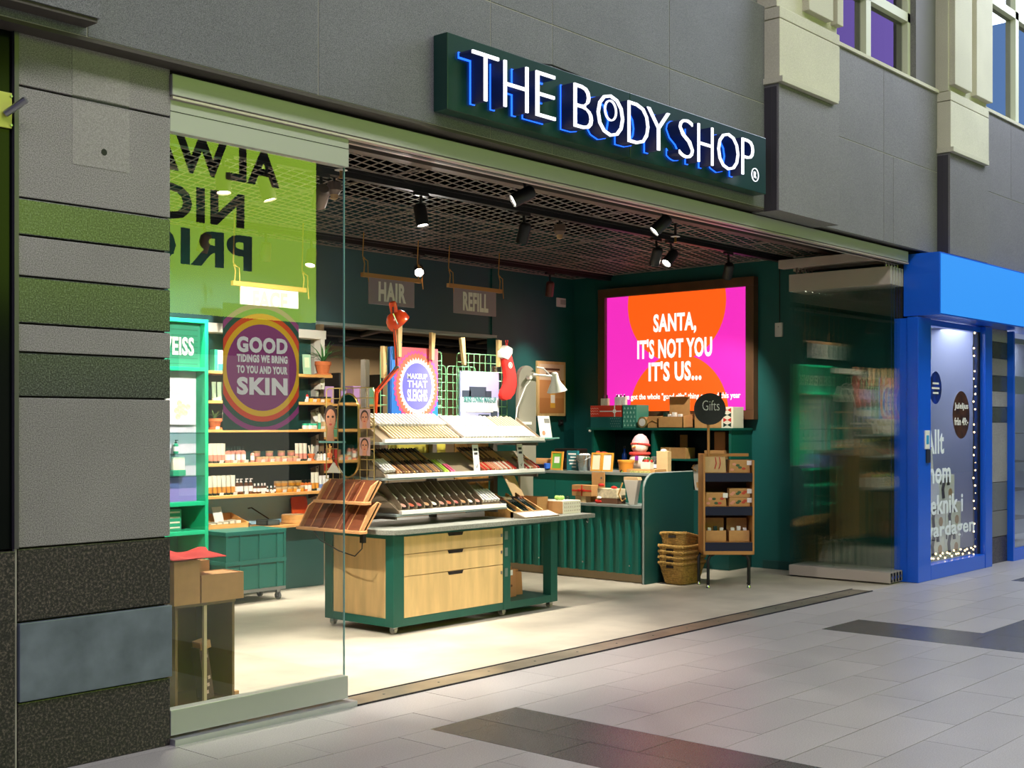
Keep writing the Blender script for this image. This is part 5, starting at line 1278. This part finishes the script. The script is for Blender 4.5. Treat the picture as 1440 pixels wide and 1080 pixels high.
# slatted wooden tester racks on the island end
rw = M('rack_walnut', '#7a4226', .45, noise=.25, nscale=6, stretch=(1, 1, 6)); rwl = M('rack_edge', '#c9935f', .5, noise=.15, nscale=6)
def tester_rack(z0, L_, x0, lab, ys, ztop, slots):
    t = thing('tester_rack', lab, 'rack', (x0, ys, z0), 0, 'wooden tester racks'); D_ = .17
    MB().box(0, .012, 0, L_, 0, ztop, Matrix.Translation((.02, 0, .02)) @ Matrix.Rotation(.62, 4, 'Y')).build('back_board', rw, t)
    bx('front_lip', rwl, t, -.03, .045, -.012, L_+.02, -.005, .018, bevel=.005)
    prof = [(-.02, .015), (.05, .015), (.05+ztop*.60, ztop*.86), (.02+ztop*.56, ztop*.92), (.0+ztop*.3, ztop*.72)]
    for k in range(slots+1):
        yy = k*(L_-.016)/slots
        MB().prism(prof, yy, yy+.016, 'y').build('divider', rw if 0 < k < slots else rwl, t, bevel=.003)
    for k in range(4):
        yy = L_*(.25+.2*k); MB().box(.001, .014, 0, .008, 0, ztop*.9, Matrix.Translation((.012, yy, .02)) @ Matrix.Rotation(.62, 4, 'Y')).build('slat', rwl, t)
tester_rack(.785, .72, 2.72, 'lower walnut tester rack hanging at the island end', 1.62, .25, 3)
tester_rack(1.0, .56, 2.76, 'upper walnut tester rack hanging at the island end', 1.62, .19, 3)
rb = thing('rack_support', 'thin steel pole holding the walnut racks', 'pole', (2.82, 2.0, 0)); bx('arm', upright_m, rb, .04, .17, -.02, .02, .80, .82); MB().cyl((.05, 0, .82), (.08, 0, 1.16), .010, n=8).build('pole', upright_m, rb)
MB().tube([(-.06, .24, .775), (-.05, .16, .70), (-.04, -.05, .63), (-.03, -.22, .60), (-.02, -.29, .66), (-.02, -.30, .76)], .005, 6).build('cord', blackcap, rb)
bx('plug', blackcap, rb, -.035, -.005, -.32, -.28, .705, .775)
# ------------------------------------------------------------------ cash counter
cnt_g = M('counter_teal', '#0f5d50', .4); edge_g = M('counter_edge_grey', '#7d857f', .5)
ct = thing('cash_counter', 'teal cash counter with corrugated front and rounded end panel', 'counter', (0, 0, 0))
y0, y1 = 1.925, 4.40
pts = []; y = y0
while y < y1-.01:
    for dy, x in ((0, 6.775), (.045, 6.775), (.06, 6.745), (.105, 6.745), (.12, 6.775)):
        if y+dy <= y1: pts.append((x, y+dy))
    y += .12
pts = [p for i, p in enumerate(pts) if i == 0 or p != pts[i-1]]
MB().prism(pts+[(6.80, pts[-1][1]), (6.80, y0)], .085, .757, 'z').build('corrugated_front', cnt_g, ct)
for yy in (2.02, 2.62, 3.22):
    for z in (.17, .69): MB().cyl((6.742, yy+.07, z), (6.738, yy+.07, z), .009, n=8).build('screw', chrome, ct)
bx('kick_plate', M('kick_tan', '#9b8668', .5, .3), ct, 6.79, 6.82, y0, y1, 0, .085)
bx('lower_ledge', edge_g, ct, 6.72, 7.07, y0, y1, .757, .785, bevel=.003)
for a, b in ((y0, 2.62), (2.625, 3.32), (3.325, y1)): bx('riser_panel', cnt_g, ct, 7.05, 7.07, a, b, .785, 1.07)
bx('counter_top', edge_g, ct, 7.02, 7.62, y0, y1, 1.07, 1.10, bevel=.003)
bx('counter_body', teal_d, ct, 6.80, 7.60, y0, y1, .0, .756); bx('counter_body', teal_d, ct, 7.07, 7.60, y0, y1, .756, 1.07)
prof = [(7.60, 0), (7.60, 1.105), (6.89, 1.105)]+[(6.89-.17*math.sin(PI/2*i/6), .935+.17*math.cos(PI/2*i/6)) for i in range(1, 7)]+[(6.72, 0)]
MB().prism(prof, 1.885, 1.923, 'y').build('end_panel', teal_d, ct); 
pr2 = [(7.60, 1.105), (6.89, 1.105)]+[(6.89-.17*math.sin(PI/2*i/6), .935+.17*math.cos(PI/2*i/6)) for i in range(1, 7)]+[(6.72, 0)]
MB().tube([(a, 1.904, b) for a, b in pr2], .012, 6).build('edge_band', edge_g, ct)
CT = 1.1006
def onc(name, label, cat, x, y, z=CT, rz=0.0, group=None): return thing(name, label, cat, (x, y, z), rz, group)
t = onc('paper_roll', 'thick kraft paper roll lying on the counter', 'paper roll', 7.22, 3.62); MB().cyl((0, -.22, .062), (0, .26, .062), .062, n=20).build('roll', kraft, t, True); MB().cyl((0, -.2205, .062), (0, -.218, .062), .02, n=12).build('core', M('core_dark', '#4a3420', .9), t)
t = onc('blue_handheld_scanner', 'dark blue and black handheld scanner on the counter edge', 'scanner', 7.08, 3.62, CT); bx('body', M('scanner_navy', '#161c33', .35), t, -.04, .04, -.16, .0, .0, .06, bevel=.012); bx('head', M('scanner_blue', '#2b58b8', .3), t, -.045, .045, -.19, -.15, .01, .075, bevel=.01)
t = onc('card_terminal', 'low black terminal box behind the picture frames', 'terminal', 7.40, 3.38); bx('body', blackcap, t, -.1, .1, -.16, .16, 0, .23, bevel=.01); bx('screen', M('screen_dark', '#0c1420', .1), t, -.102, -.1, -.13, .13, .08, .21)
frm = M('frame_yellow_wood', '#dc9d3a', .45)
def pframe(y, w_, h, label, fillm, x=7.10, mark=None):
    t = onc('photo_frame', label, 'photo frame', x, y, CT, 0, None); t.rotation_euler = (0, .12, 0)
    for a, b, c, d in ((-w_/2, w_/2, 0, .018), (-w_/2, w_/2, h-.018, h), (-w_/2, -w_/2+.018, .018, h-.018), (w_/2-.018, w_/2, .018, h-.018)): bx('frame_bar', frm, t, 0, .018, a, b, c, d)
    bx('print', fillm, t, .006, .014, -w_/2+.018, w_/2-.018, .018, h-.018)
    if mark: bx('print_mark', mark, t, .0045, .006, -w_/4.5, w_/4.5, h*.38, h*.72)
    MB().box(.016, .02, -.02, .02, 0, h*.7, Matrix.Translation((0, 0, .0)) @ Matrix.Rotation(-.0, 4, 'Y')).build('strut', frm, t)
    return t
pframe(3.35, .165, .205, 'yellow wooden photo frame with a green print at the left of the counter', M('print_green', '#6fb03c', .5), mark=paper)
pframe(2.80, .14, .20, 'yellow wooden photo frame with cream text, left of a joined pair', M('print_cream', '#efe2bf', .5)); pframe(2.655, .14, .20, 'yellow wooden photo frame with blank white print, right of a joined pair', paper)
t = onc('slogan_block', 'small teal standing card with white lines of text', 'card', 7.13, 3.15); bx('card', M('card_teal', '#1f6b72', .5), t, 0, .03, -.08, .07, 0, .215)
for k, w_ in enumerate((.11, .08, .10, .09, .06)): bx('text_line', paper, t, -.001, 0, -.06, -.06+w_, .17-k*.035, .187-k*.035)
bucket_m = M('zinc', '#a9b0b2', .25, .9)
t = onc('metal_bucket', 'shiny metal bucket of white sweets on the counter', 'bucket', 7.14, 2.985); MB().lathe([(.06, 0), (.062, .004), (.084, .165), (.088, .17), (.080, .165)], 20).build('bucket', bucket_m, t, True)
MB().tube([(0, -.086, .15), (-.06, -.06, .12), (-.085, 0, .10), (-.06, .06, .12), (0, .086, .15)], .004, 6).build('bail_handle', steel, t)
for k in range(11): a = k*2.4; MB().ball((.045*math.cos(a)*(k/10)**.5, .045*math.sin(a)*(k/10)**.5, .168+.012*((k*3) % 3)/2), .02, 8).build('sweet', whitep, t, True)
t = onc('clear_tumbler', 'clear plastic tumbler beside the metal bucket', 'tumbler', 7.16, 3.09); MB().lathe([(.032, 0), (.036, .16), (.033, .16), (.03, .005)], 16).build('cup', glass, t, True); MB().cyl((0, 0, .01), (.01, .01, .2), .004, n=6).build('straw', steel, t)
t = onc('red_hat', 'soft orange-red Santa hat slumped behind the bucket', 'hat', 7.38, 2.98)
MB().lathe([(.10, 0), (.105, .05), (.08, .11), (.05, .16), (.012, .20)], 16, (0, 0, .01)).build('hat_cone', M('felt_coral', '#d94a30', .85), t, True); MB().tube([(.1*math.cos(a*PI/8), .1*math.sin(a*PI/8), .02) for a in range(16)], .024, 8, True).build('hat_brim', M('white_fleece', '#efe9e2'), t, True); MB().ball((-.03, -.10, .17), .05, 10, (1, 1.3, .7)).build('hat_tip', M('felt_coral', '#d94a30'), t, True)
# plush snowman
t = onc('plush_snowman', 'pink hatted plush snowman with an orange nose on the counter', 'plush toy', 7.38, 2.42)
plw = M('plush_cream', '#e8d5c4', .95, bump=.5, bscale=70); plp = M('plush_pink', '#e6a0a6', .95, bump=.5, bscale=70)
MB().ball((0, 0, .11), .115, 16, (1, 1, .98)).build('body', plw, t, True); MB().ball((0, 0, .27), .092, 16).build('head', plw, t, True)
MB().lathe([(.094, 0), (.09, .05), (.06, .10), (.02, .125)], 16, (.012, 0, .275)).build('beanie', plp, t, True); MB().tube([(.012+.095*math.cos(a*PI/10), .095*math.sin(a*PI/10), .285-.012*math.cos(a*PI/10)) for a in range(20)], .012, 8, True).build('beanie_band', M('plush_red', '#cf3f36', .9), t, True)
MB().cyl((-.08, 0, .265), (-.135, .01, .255), .014, .003, 8).build('nose', M('nose_orange', '#e08a2a', .7), t, True)
for s_ in (-1, 1): MB().ball((-.082, s_*.032, .295), .009, 8).build('eye', blackcap, t)
MB().tube([(.10*math.cos(a*PI/8), .10*math.sin(a*PI/8), .19) for a in range(16)], .018, 8, True).build('scarf', M('plush_red', '#cf3f36'), t, True); bx('badge', M('badge_violet', '#8a2f9c', .5), t, -.125, -.11, -.06, -.025, .12, .17)
t = onc('wooden_tub', 'small honey coloured wooden tub in front of the plush snowman', 'tub', 7.16, 2.44); MB().lathe([(.072, 0), (.085, .115), (.08, .115), (.07, .01)], 20).build('tub', M('honey_wood', '#d88a2e', .45, noise=.15, nscale=6), t, True); MB().lathe([(.088, .10), (.090, .105), (.090, .125), (.078, .125)], 20).build('tub_rim', frm, t, True)
t = onc('kraft_tray', 'flat kraft tray of shredded paper on the counter corner', 'tray', 7.06, 2.00); bx('tray', kraft, t, 0, .20, 0, .36, 0, .035); bx('shredded_paper', M('shred_green', '#b5b06a', .9, noise=.5, nscale=60), t, -.03, 0, .06, .30, 0, .02)
t = onc('dark_jar', 'dark lidded jar beside the plush snowman', 'jar', 7.40, 2.24); MB().lathe([(.04, 0), (.045, .01), (.045, .10), (.035, .12)], 16).build('jar', blackcap, t, True); MB().lathe([(.04, .12), (.04, .155), (.035, .16)], 16).build('lid', steel, t, True); MB().lathe([(.0455, .04), (.0455, .08)], 16).build('label_band', paper, t)
t = onc('kraft_gift_bag', 'kraft gift bag with a round seal behind the little planter', 'gift bag', 7.36, 2.10); bx('bag', kraft_l, t, -.03, .04, -.07, .07, 0, .22, bevel=.004); MB().ball((0, 0, .225), .035, 10, (1, 1, .6)).build('bow', whitep, t, True)
t = onc('little_planter', 'cream printed planter with green sprigs and red berries', 'planter', 7.12, 2.14, CT+.036); bx('planter', cream, t, -.035, .035, -.06, .06, 0, .075, bevel=.004)
for k in range(10): MB().ball((.02*math.sin(k*1.7), -.055+k*.012, .085+.012*(k % 3)), .014, 8, (1, 1, 1.3)).build('sprig' if k % 3 else 'berry', M('sprig_green', '#2e6b3a', .7) if k % 3 else redp, t, True)
t = onc('bell_clip', 'tiny chrome bell on the counter corner', 'bell', 7.05, 2.42, CT); MB().lathe([(.02, 0), (.018, .015), (.006, .026)], 12).build('bell', chrome, t, True); MB().cyl((0, 0, .026), (0, 0, .034), .004, n=8).build('button', chrome, t)
# lower ledge
LZ = .7856
t = onc('kraft_lid_box', 'open kraft box with its lid standing up on the counter ledge', 'box', 6.95, 2.60, LZ); bx('box', kraft, t, -.05, .05, 0, .17, 0, .06); bx('raised_lid', kraft, t, .045, .055, .0, .17, .06, .31); MB().cyl((.044, .04, .25), (.042, .04, .25), .012, n=10).build('seal', M('seal_grey', '#6b625a'), t)
rib = M('ribbon_red', '#c9281c', .5)
t = onc('ribbon_gift', 'kraft gift box tied with a red ribbon on the counter ledge', 'gift box', 6.80, 2.60, LZ+.0); bx('riser_box', kraft_l, t, -.02, .06, .08, .22, 0, .065); bx('box', kraft, t, -.03, .08, .0, .26, .0655, .18, bevel=.003)
bx('ribbon', rib, t, -.032, -.03, .0, .26, .115, .13); bx('ribbon', rib, t, -.032, -.03, .12, .135, .066, .18)
for s_ in (-1, 1): MB().ball((-.038, .128+s_*.03, .125), .02, 8, (.4, 1.3, .7)).build('bow_loop', rib, t, True)
t = onc('wrapped_hamper', 'cellophane wrapped kraft hamper with red bows on the counter ledge', 'hamper', 6.80, 2.27, LZ); bx('base_box', M('hamper_brown', '#6b4630', .6), t, -.03, .12, 0, .24, 0, .055); bx('paper_fill', M('hamper_cream', '#d9c9a4', .7, noise=.2, nscale=30), t, -.032, .12, 0, .25, .055, .155, bevel=.006)
for p, r in (((-.03, .24, .02), .03), ((-.03, .20, .19), .026), ((-.0, .06, .165), .026), ((-.04, .22, .06), .02)): MB().ball(p, r, 10, (.8, 1.5, .7)).build('bow', rib if r > .021 else whitep, t, True)
t = onc('white_gift_bag', 'tapered cream gift bag with rope handle leaning at the counter end', 'gift bag', 6.82, 2.02, LZ); MB().prism([(.05, 0), (.11, 0), (.18, .25), (.0, .25)], -.03, .03, 'x').build('bag', M('bag_cream', '#bdb5a5', .7), t, bevel=.003); MB().prism([(.0, .25), (.18, .25), (.18, .28), (.01, .28)], -.028, .04, 'x').build('bag_top', kraft_l, t); MB().tube([(-.035, .19, .22), (-.05, .23, .1), (-.03, .2, .03), (-.035, .15, .06)], .008, 6).build('rope_handle', rope_m, t)
# ------------------------------------------------------------------ hutch on the side wall
hu = thing('wall_hutch', 'teal wall hutch with open compartments under the lit poster', 'cabinet', (0, 0, 0))
bx('top_board', cnt_g, hu, 8.34, 8.80, 1.88, 3.89, 1.535, 1.56, bevel=.003); bx('shelf_board', cnt_g, hu, 8.37, 8.79, 1.92, 2.93, 1.19, 1.21); bx('base_cabinet', teal_d, hu, 8.32, 8.80, 1.90, 3.84, 0, .86)
for y in (3.80, 2.93, 1.895): bx('side_board', cnt_g, hu, 8.36, 8.80, y, y+.03, .86, 1.535)
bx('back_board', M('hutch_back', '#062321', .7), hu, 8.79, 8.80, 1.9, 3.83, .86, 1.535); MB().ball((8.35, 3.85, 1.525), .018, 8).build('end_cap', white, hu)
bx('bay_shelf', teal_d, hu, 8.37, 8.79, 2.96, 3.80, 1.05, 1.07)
HT = 1.5606
def onh(name, label, cat, y, x=8.40, z=HT, group=None): return thing(name, label, cat, (x, y, z), 0, group)
t = onh('red_gift_box', 'red gift box with zigzag print on top of the teal one', 'gift box', 3.42, 8.40, HT+.131); rg = M('gift_red', '#d9402c', .5); bx('box', rg, t, 0, .28, 0, .46, 0, .135, bevel=.003); bx('ribbon', paper, t, -.002, 0, 0, .32, .06, .072); bx('ribbon', paper, t, -.002, 0, .09, .105, 0, .135); disc('rosette', paper, t, (-.003, .098, .066), .025, FACE_LEFT)
for k in range(3): MB().tube([(-.002, .34+i*.017, .03+k*.032+(.012 if i % 2 else 0)) for i in range(8)], .003, 4).build('zigzag', M('zig_pink', '#f0b0a0', .5), t)
t = onh('teal_gift_box', 'long plain teal gift box at the end of the hutch top', 'gift box', 3.42); bx('box', M('gift_teal', '#135a58', .5), t, 0, .28, 0, .46, 0, .13, bevel=.003)
for i in range(5):
    for j in range(4): MB().cyl((-.001, .02+i*.03+.015*(j % 2), .02+j*.03), (.0, .02+i*.03+.015*(j % 2), .02+j*.03), .005, n=6).build('printed_dot', M('dot_grey', '#8fa9a2', .5), t)
t = onh('tree_print_box', 'green gift box printed with tiny trees on the hutch', 'gift box', 3.20); bx('box', M('gift_sage', '#3f8b7a', .5), t, 0, .25, 0, .20, 0, .27, bevel=.003)
for i in range(4):
    for j in range(5): MB().prism([(-.010, 0), (.010, 0), (0, .03)], -.0015, 0, 'x', Matrix.Translation((0, .025+i*.048+.012*(j % 2), .02+j*.05))).build('printed_tree', M('tree_mint', '#a9d6c4', .5), t)
for k, (y, c) in enumerate(((3.66, cream), (3.40, whitep))):
    for j in range(2 if k == 0 else 3):
        tt = onh('gift_bottle', 'small %s bottle standing on the red gift box' % ('cream square' if k == 0 else 'white slim'), 'bottle', y+j*.055, 8.44, HT+.2665, 'bottles on the red gift box'); bx('bottle_body', c, tt, -.022, .022, -.024, .024, 0, .085 if k == 0 else .10, bevel=.004); MB().cyl((0, 0, .085), (0, 0, .125), .009, n=8).build('cap', blackcap, tt)
t = onh('soap_tin_set', 'round tin and small tied kraft box on the hutch', 'gift set', 2.90); bx('box', kraft, t, 0, .12, 0, .14, 0, .135, bevel=.003); MB().cyl((-.02, .205, .065), (.05, .205, .065), .065, n=20).build('tin', M('tin_gold', '#b9a06a', .35, .5), t, True); disc('tin_label', paper, t, (-.022, .205, .065), .045, FACE_LEFT); MB().tube([(-.003, .0, .06), (-.006, .07, .09), (-.003, .14, .05)], .005, 6).build('twine', rope_m, t)
t = onh('open_gift_carton', 'open kraft gift carton with raised lid and bottles on the hutch', 'carton', 2.54, 8.38); bx('carton_front', kraft, t, 0, .008, 0, .34, 0, .13); bx('carton_back', kraft, t, .20, .208, 0, .34, 0, .16); bx('carton_bottom', kraft, t, 0, .208, 0, .34, 0, .008)
for y in (0, .332): MB().prism([(0, 0), (.208, 0), (.208, .16), (0, .13)], y, y+.008, 'y').build('carton_end', kraft, t)
bx('raised_lid', kraft, t, .20, .208, .04, .32, .16, .36); bx('lid_flap', kraft, t, .13, .205, .04, .32, .355, .362)
for k, (y, mm) in enumerate(((.07, paper), (.15, whitep), (.21, whitep), (.27, darkcap))): bx('packed_bottle', mm, t, .06, .11, y, y+.04, .01, .16+.02*(k % 2), bevel=.005)
t = onh('plain_kraft_box', 'plain kraft box behind the round chalk sign', 'box', 2.05, 8.42); bx('box', kraft, t, 0, .2, 0, .36, 0, .19, bevel=.003); bx('lid_line', M('kraft_dark', '#8f6637', .8), t, -.001, 0, 0, .36, .13, .133)
t = onh('bow_print_box', 'cream gift box printed with red and black bows at the hutch end', 'gift box', 1.895, 8.40); bx('box', cream, t, 0, .22, 0, .15, 0, .235, bevel=.003)
for k in range(4):
    zz = .035+k*.055
    for s_ in (-1, 1): MB().prism([(.075, zz), (.075+s_*.05, zz+.024), (.075+s_*.05, zz-.024)], -.0015, 0, 'x').build('printed_bow', redp if k % 2 else darkcap, t)
t = onh('kraft_box', 'kraft box with folded lid in the right hutch compartment', 'box', 2.52, 8.40, 1.2106); bx('box', kraft, t, 0, .2, 0, .34, 0, .125, bevel=.003); bx('raised_lid', kraft, t, .19, .198, .1, .2, .125, .27); bx('tape', M('tape_tan', '#d8b47c', .4), t, -.001, 0, .2, .22, 0, .125)
t = onh('kraft_box', 'tall kraft box at the far right of the hutch compartment', 'box', 2.02, 8.42, 1.2106); bx('box', kraft, t, 0, .2, 0, .26, 0, .10, bevel=.003); bx('tall_box', M('kraft_shade', '#9c6b39', .8), t, .05, .2, .02, .16, .10, .31)
t = onh('gift_pouch', 'leaning cream gift pouch with rope in the low hutch compartment', 'gift bag', 2.36, 8.45, .8606); MB().box(-.02, .02, -.06, .05, 0, .29, Matrix.Rotation(-.12, 4, 'X')).build('pouch', M('bag_cream', '#d8cfbd'), t); MB().tube([(-.03, .03, .22), (-.04, .08, .25), (-.03, .05, .29)], .007, 6).build('rope', rope_m, t); MB().box(-.025, -.02, -.05, .02, .03, .09, Matrix.Rotation(-.12, 4, 'X')).build('print', kraft, t)
t = onh('blue_bottle', 'slim blue bottle in the left hutch compartment', 'bottle', 3.52, 8.6, 1.0706); MB().lathe([(.03, 0), (.032, .01), (.032, .17), (.012, .2), (.012, .24)], 12).build('bottle_body', M('cobalt', '#1648b8', .2), t, True); MB().cyl((0, 0, .24), (0, 0, .27), .014, n=10).build('cap', blackcap, t)
# ------------------------------------------------------------------ gift rack
RZ = math.radians(41.45-90)
gr = thing('gift_rack', 'wooden three shelf gift rack on bent black legs', 'rack', (7.055, 1.12, 0), RZ)
rkw = M('rack_oak', '#b98348', .5, noise=.15, nscale=5, stretch=(1, 1, .3)); navy = M('rack_navy', '#0b1230', .5)
for x in (-.25, .232): bx('side_post', rkw, gr, x, x+.018, 0, .34, .325, 1.25)
bx('side_top', rkw, gr, -.25, -.235, .0, .34, 1.25, 1.30); bx('top_bar', rkw, gr, -.25, .25, .30, .34, 1.28, 1.31)
for z in (1.125, .795, .445): 
    s = bx('shelf_board', rkw, gr, -.232, .232, .012, .34, z-.012, z)
    bx('front_band', navy, s, -.232, .232, 0, .012, z-.085, z)
bx('back_panel', M('rack_back_brown', '#4a2d17', .6), gr, -.232, .232, .332, .34, .34, 1.25); bx('bottom_board', rkw, gr, -.25, .25, 0, .34, .325, .36)
for sx_ in (-1, 1):
    for yy, sp in ((.03, .20), (.31, .25)): MB().tube([(sx_*.14, yy+.03, .322), (sx_*(sp-.02), yy, .315), (sx_*sp, yy-.01, .27), (sx_*sp, yy-.01, .03)], .016, 8).build('leg', black, gr, True); MB().lathe([(.02, 0), (.018, .012), (.01, .03)], 10, (sx_*sp, yy-.01, 0)).build('foot', chrome, gr, True)
cs = thing('gifts_sign', 'round black chalkboard sign reading Gifts on a wooden pole', 'sign', (7.055, 1.12, 0), RZ)
disc('chalkboard', M('chalk_black', '#24262a', .7, noise=.25, nscale=6), cs, (-.155, .20, 1.755), .158, t=.012); MB().cyl((-.165, .225, 1.126), (-.165, .225, 1.75), .014, n=10).build('pole', rkw, cs, True)
text('Gifts', M('chalk_white', '#e2e4e2', .8), cs, (-.145, .192, 1.79), .17, .10, depth=.003, bold=-.012); MB().box(-.06, -.04, .19, .21, 1.86, 1.92).build('clip', darkcap, cs)
dotc = [M('pouch_pink', '#d9967c', .6), M('pouch_green', '#3d5a3a', .6), M('pouch_red', '#c04a34', .6)]
def pouch(x, z, w_, h, label, dots, tagc=True, mt=None, rib_=False, y=.05):
    t = thing('gift_box_kraft', label, 'gift box', (0, 0, 0), 0, 'kraft gifts on the wooden rack'); m_ = Matrix.Translation((7.055, 1.12, 0)) @ Matrix.Rotation(RZ, 4, 'Z') @ Matrix.Translation((x, y, z+.0006)); t.location = m_.translation; t.rotation_euler = (0, 0, RZ)
    MB().prism([(-w_/2, 0), (w_/2, 0), (w_/2-.008, h), (-w_/2+.008, h)], 0, .13, 'y').build('box', mt or kraft, t, bevel=.006)
    for k in range(dots): disc('printed_petal', dotc[k % 3], t, (-w_/2+.03+(k*.057) % (w_-.06), -.0015, .03+(k*.043) % (h-.05)), .013, t=.002, n=8, rx=.020)
    if tagc: bx('swing_tag', paper, t, w_/2-.035, w_/2+.012, -.006, -.003, h-.05, h-.005)
    if rib_:
        for k in range(2): MB().tube([(.0+k*.04, -.002, h), (.01+k*.04, -.006, h*.6), (-.005+k*.04, -.006, h*.25)], .004, 5).build('ribbon_tail', rib, t)
    return t
pouch(-.125, 1.125, .215, .155, 'tan gift bag with red ribbons on the upper rack shelf', 0, False, kraft_l, True); pouch(.115, 1.125, .21, .125, 'kraft gift box with petal print on the upper rack shelf', 5)
pouch(-.12, .795, .21, .135, 'kraft gift box with pink petals at the left of the middle rack shelf', 6); pouch(.115, .795, .215, .088, 'lower kraft gift box with red petals of a stacked pair', 6); pouch(.115, .884, .215, .088, 'upper kraft gift box with red petals of a stacked pair', 6)
def open_gift(x, lab):
    t = thing('open_gift_set', lab, 'gift set', (0, 0, 0), 0, 'open gift sets on the wooden rack'); m_ = Matrix.Translation((7.055, 1.12, 0)) @ Matrix.Rotation(RZ, 4, 'Z') @ Matrix.Translation((x, .07, .4456)); t.location = m_.translation; t.rotation_euler = (0, 0, RZ)
    bx('box_front', kraft, t, -.10, .10, 0, .008, 0, .11); bx('box_bottom', kraft, t, -.10, .10, 0, .15, 0, .008)
    for xx in (-.10, .092): bx('box_side', kraft, t, xx, xx+.008, .008, .15, 0, .11)
    bx('raised_lid', kraft, t, -.10, .10, .15, .158, 0, .225)
    for k, mm in enumerate((paper, darkcap if x < 0 else whitep, whitep)): bx('packed_bottle', mm, t, -.075+k*.06, -.04+k*.06, .04, .08, .01, .135+.015*(k % 2), bevel=.005)
open_gift(-.115, 'open kraft gift set with a dark bottle on the lowest rack shelf'); open_gift(.115, 'open kraft gift set with two white bottles on the lowest rack shelf')
# ------------------------------------------------------------------ woven baskets
wk = M('seagrass', '#a8823f', .85, noise=.35, nscale=45, bump=.6, bscale=90)
def basket(z, label, tilt=(0, 0, 0), off=(0, 0)):
    t = thing('woven_basket', label, 'basket', (7.09+off[0], 1.69+off[1], z), 0, 'stacked seagrass baskets'); t.rotation_euler = tilt
    n = 13; m = MB()
    for k in range(n):
        f = k/(n-1); w_ = .32+.10*f; d_ = .21+.08*f
        m.tube([(u, v, .009+f*.195) for u, v in rrect(w_, d_, .035, 3)], .0105, 5, True)
    m.build('woven_wall', wk, t, True)
    MB().tube([(u*1.0, v*1.0, .212+.006*math.sin(i*2.5)) for i, (u, v) in enumerate(rrect(.435, .305, .04, 6))], .015, 6, True).build('braided_rim', wk, t, True)
    MB().prism(rrect(.31, .20, .03, 3), .004, .012, 'z').build('woven_base', wk, t)
    MB().box(-.226, -.214, -.04, .04, .165, .19).build('handle_hole', M('hole_dark', '#1d1408', .9), t); MB().tube([(-.215, -.05, .195), (-.228, -.03, .215), (-.228, .03, .215), (-.215, .05, .195)], .011, 6).build('handle', wk, t, True)
    return t
for k, nm in enumerate(('lowest of the five stacked woven baskets, standing on the floor', 'second woven basket from the floor in the stack', 'third woven basket from the floor in the stack', 'fourth woven basket from the floor in the stack')): basket(.001+k*.056, nm)
basket(.262, 'topmost woven basket lying tilted on the stack', (-.06, .20, .06), (-.0, -.0))
# ------------------------------------------------------------------ tell look-alikes apart by their order in view
ORD = ('first second third fourth fifth sixth seventh eighth ninth tenth eleventh twelfth thirteenth fourteenth fifteenth sixteenth '
       'seventeenth eighteenth nineteenth twentieth twenty-first twenty-second twenty-third twenty-fourth twenty-fifth twenty-sixth '
       'twenty-seventh twenty-eighth twenty-ninth thirtieth').split()
bpy.context.view_layer.update()
_a = math.radians(41.45); _d = Vector((math.cos(_a), math.sin(_a), 0)); _r = Vector((math.sin(_a), -math.cos(_a), 0))
same = {}
for o in scene.objects:
    if o.parent is None and o.get('label') and o.get('kind') != 'structure': same.setdefault(o['label'], []).append(o)
for lb, os_ in same.items():
    if len(os_) < 2 or len(os_) > 30 or 'behind the pillar' in lb or 'rear room' in lb: continue
    def sx_(o):
        v = o.matrix_world.translation-cam.location; return v.dot(_r)/v.dot(_d)
    for i, o in enumerate(sorted(os_, key=sx_)):
        tail = ', %s from the left' % ORD[i]
        if len((lb+tail).split()) > 16: tail = ', %s from left' % ORD[i]
        if len((lb+tail).split()) <= 16: o['label'] = lb+tail
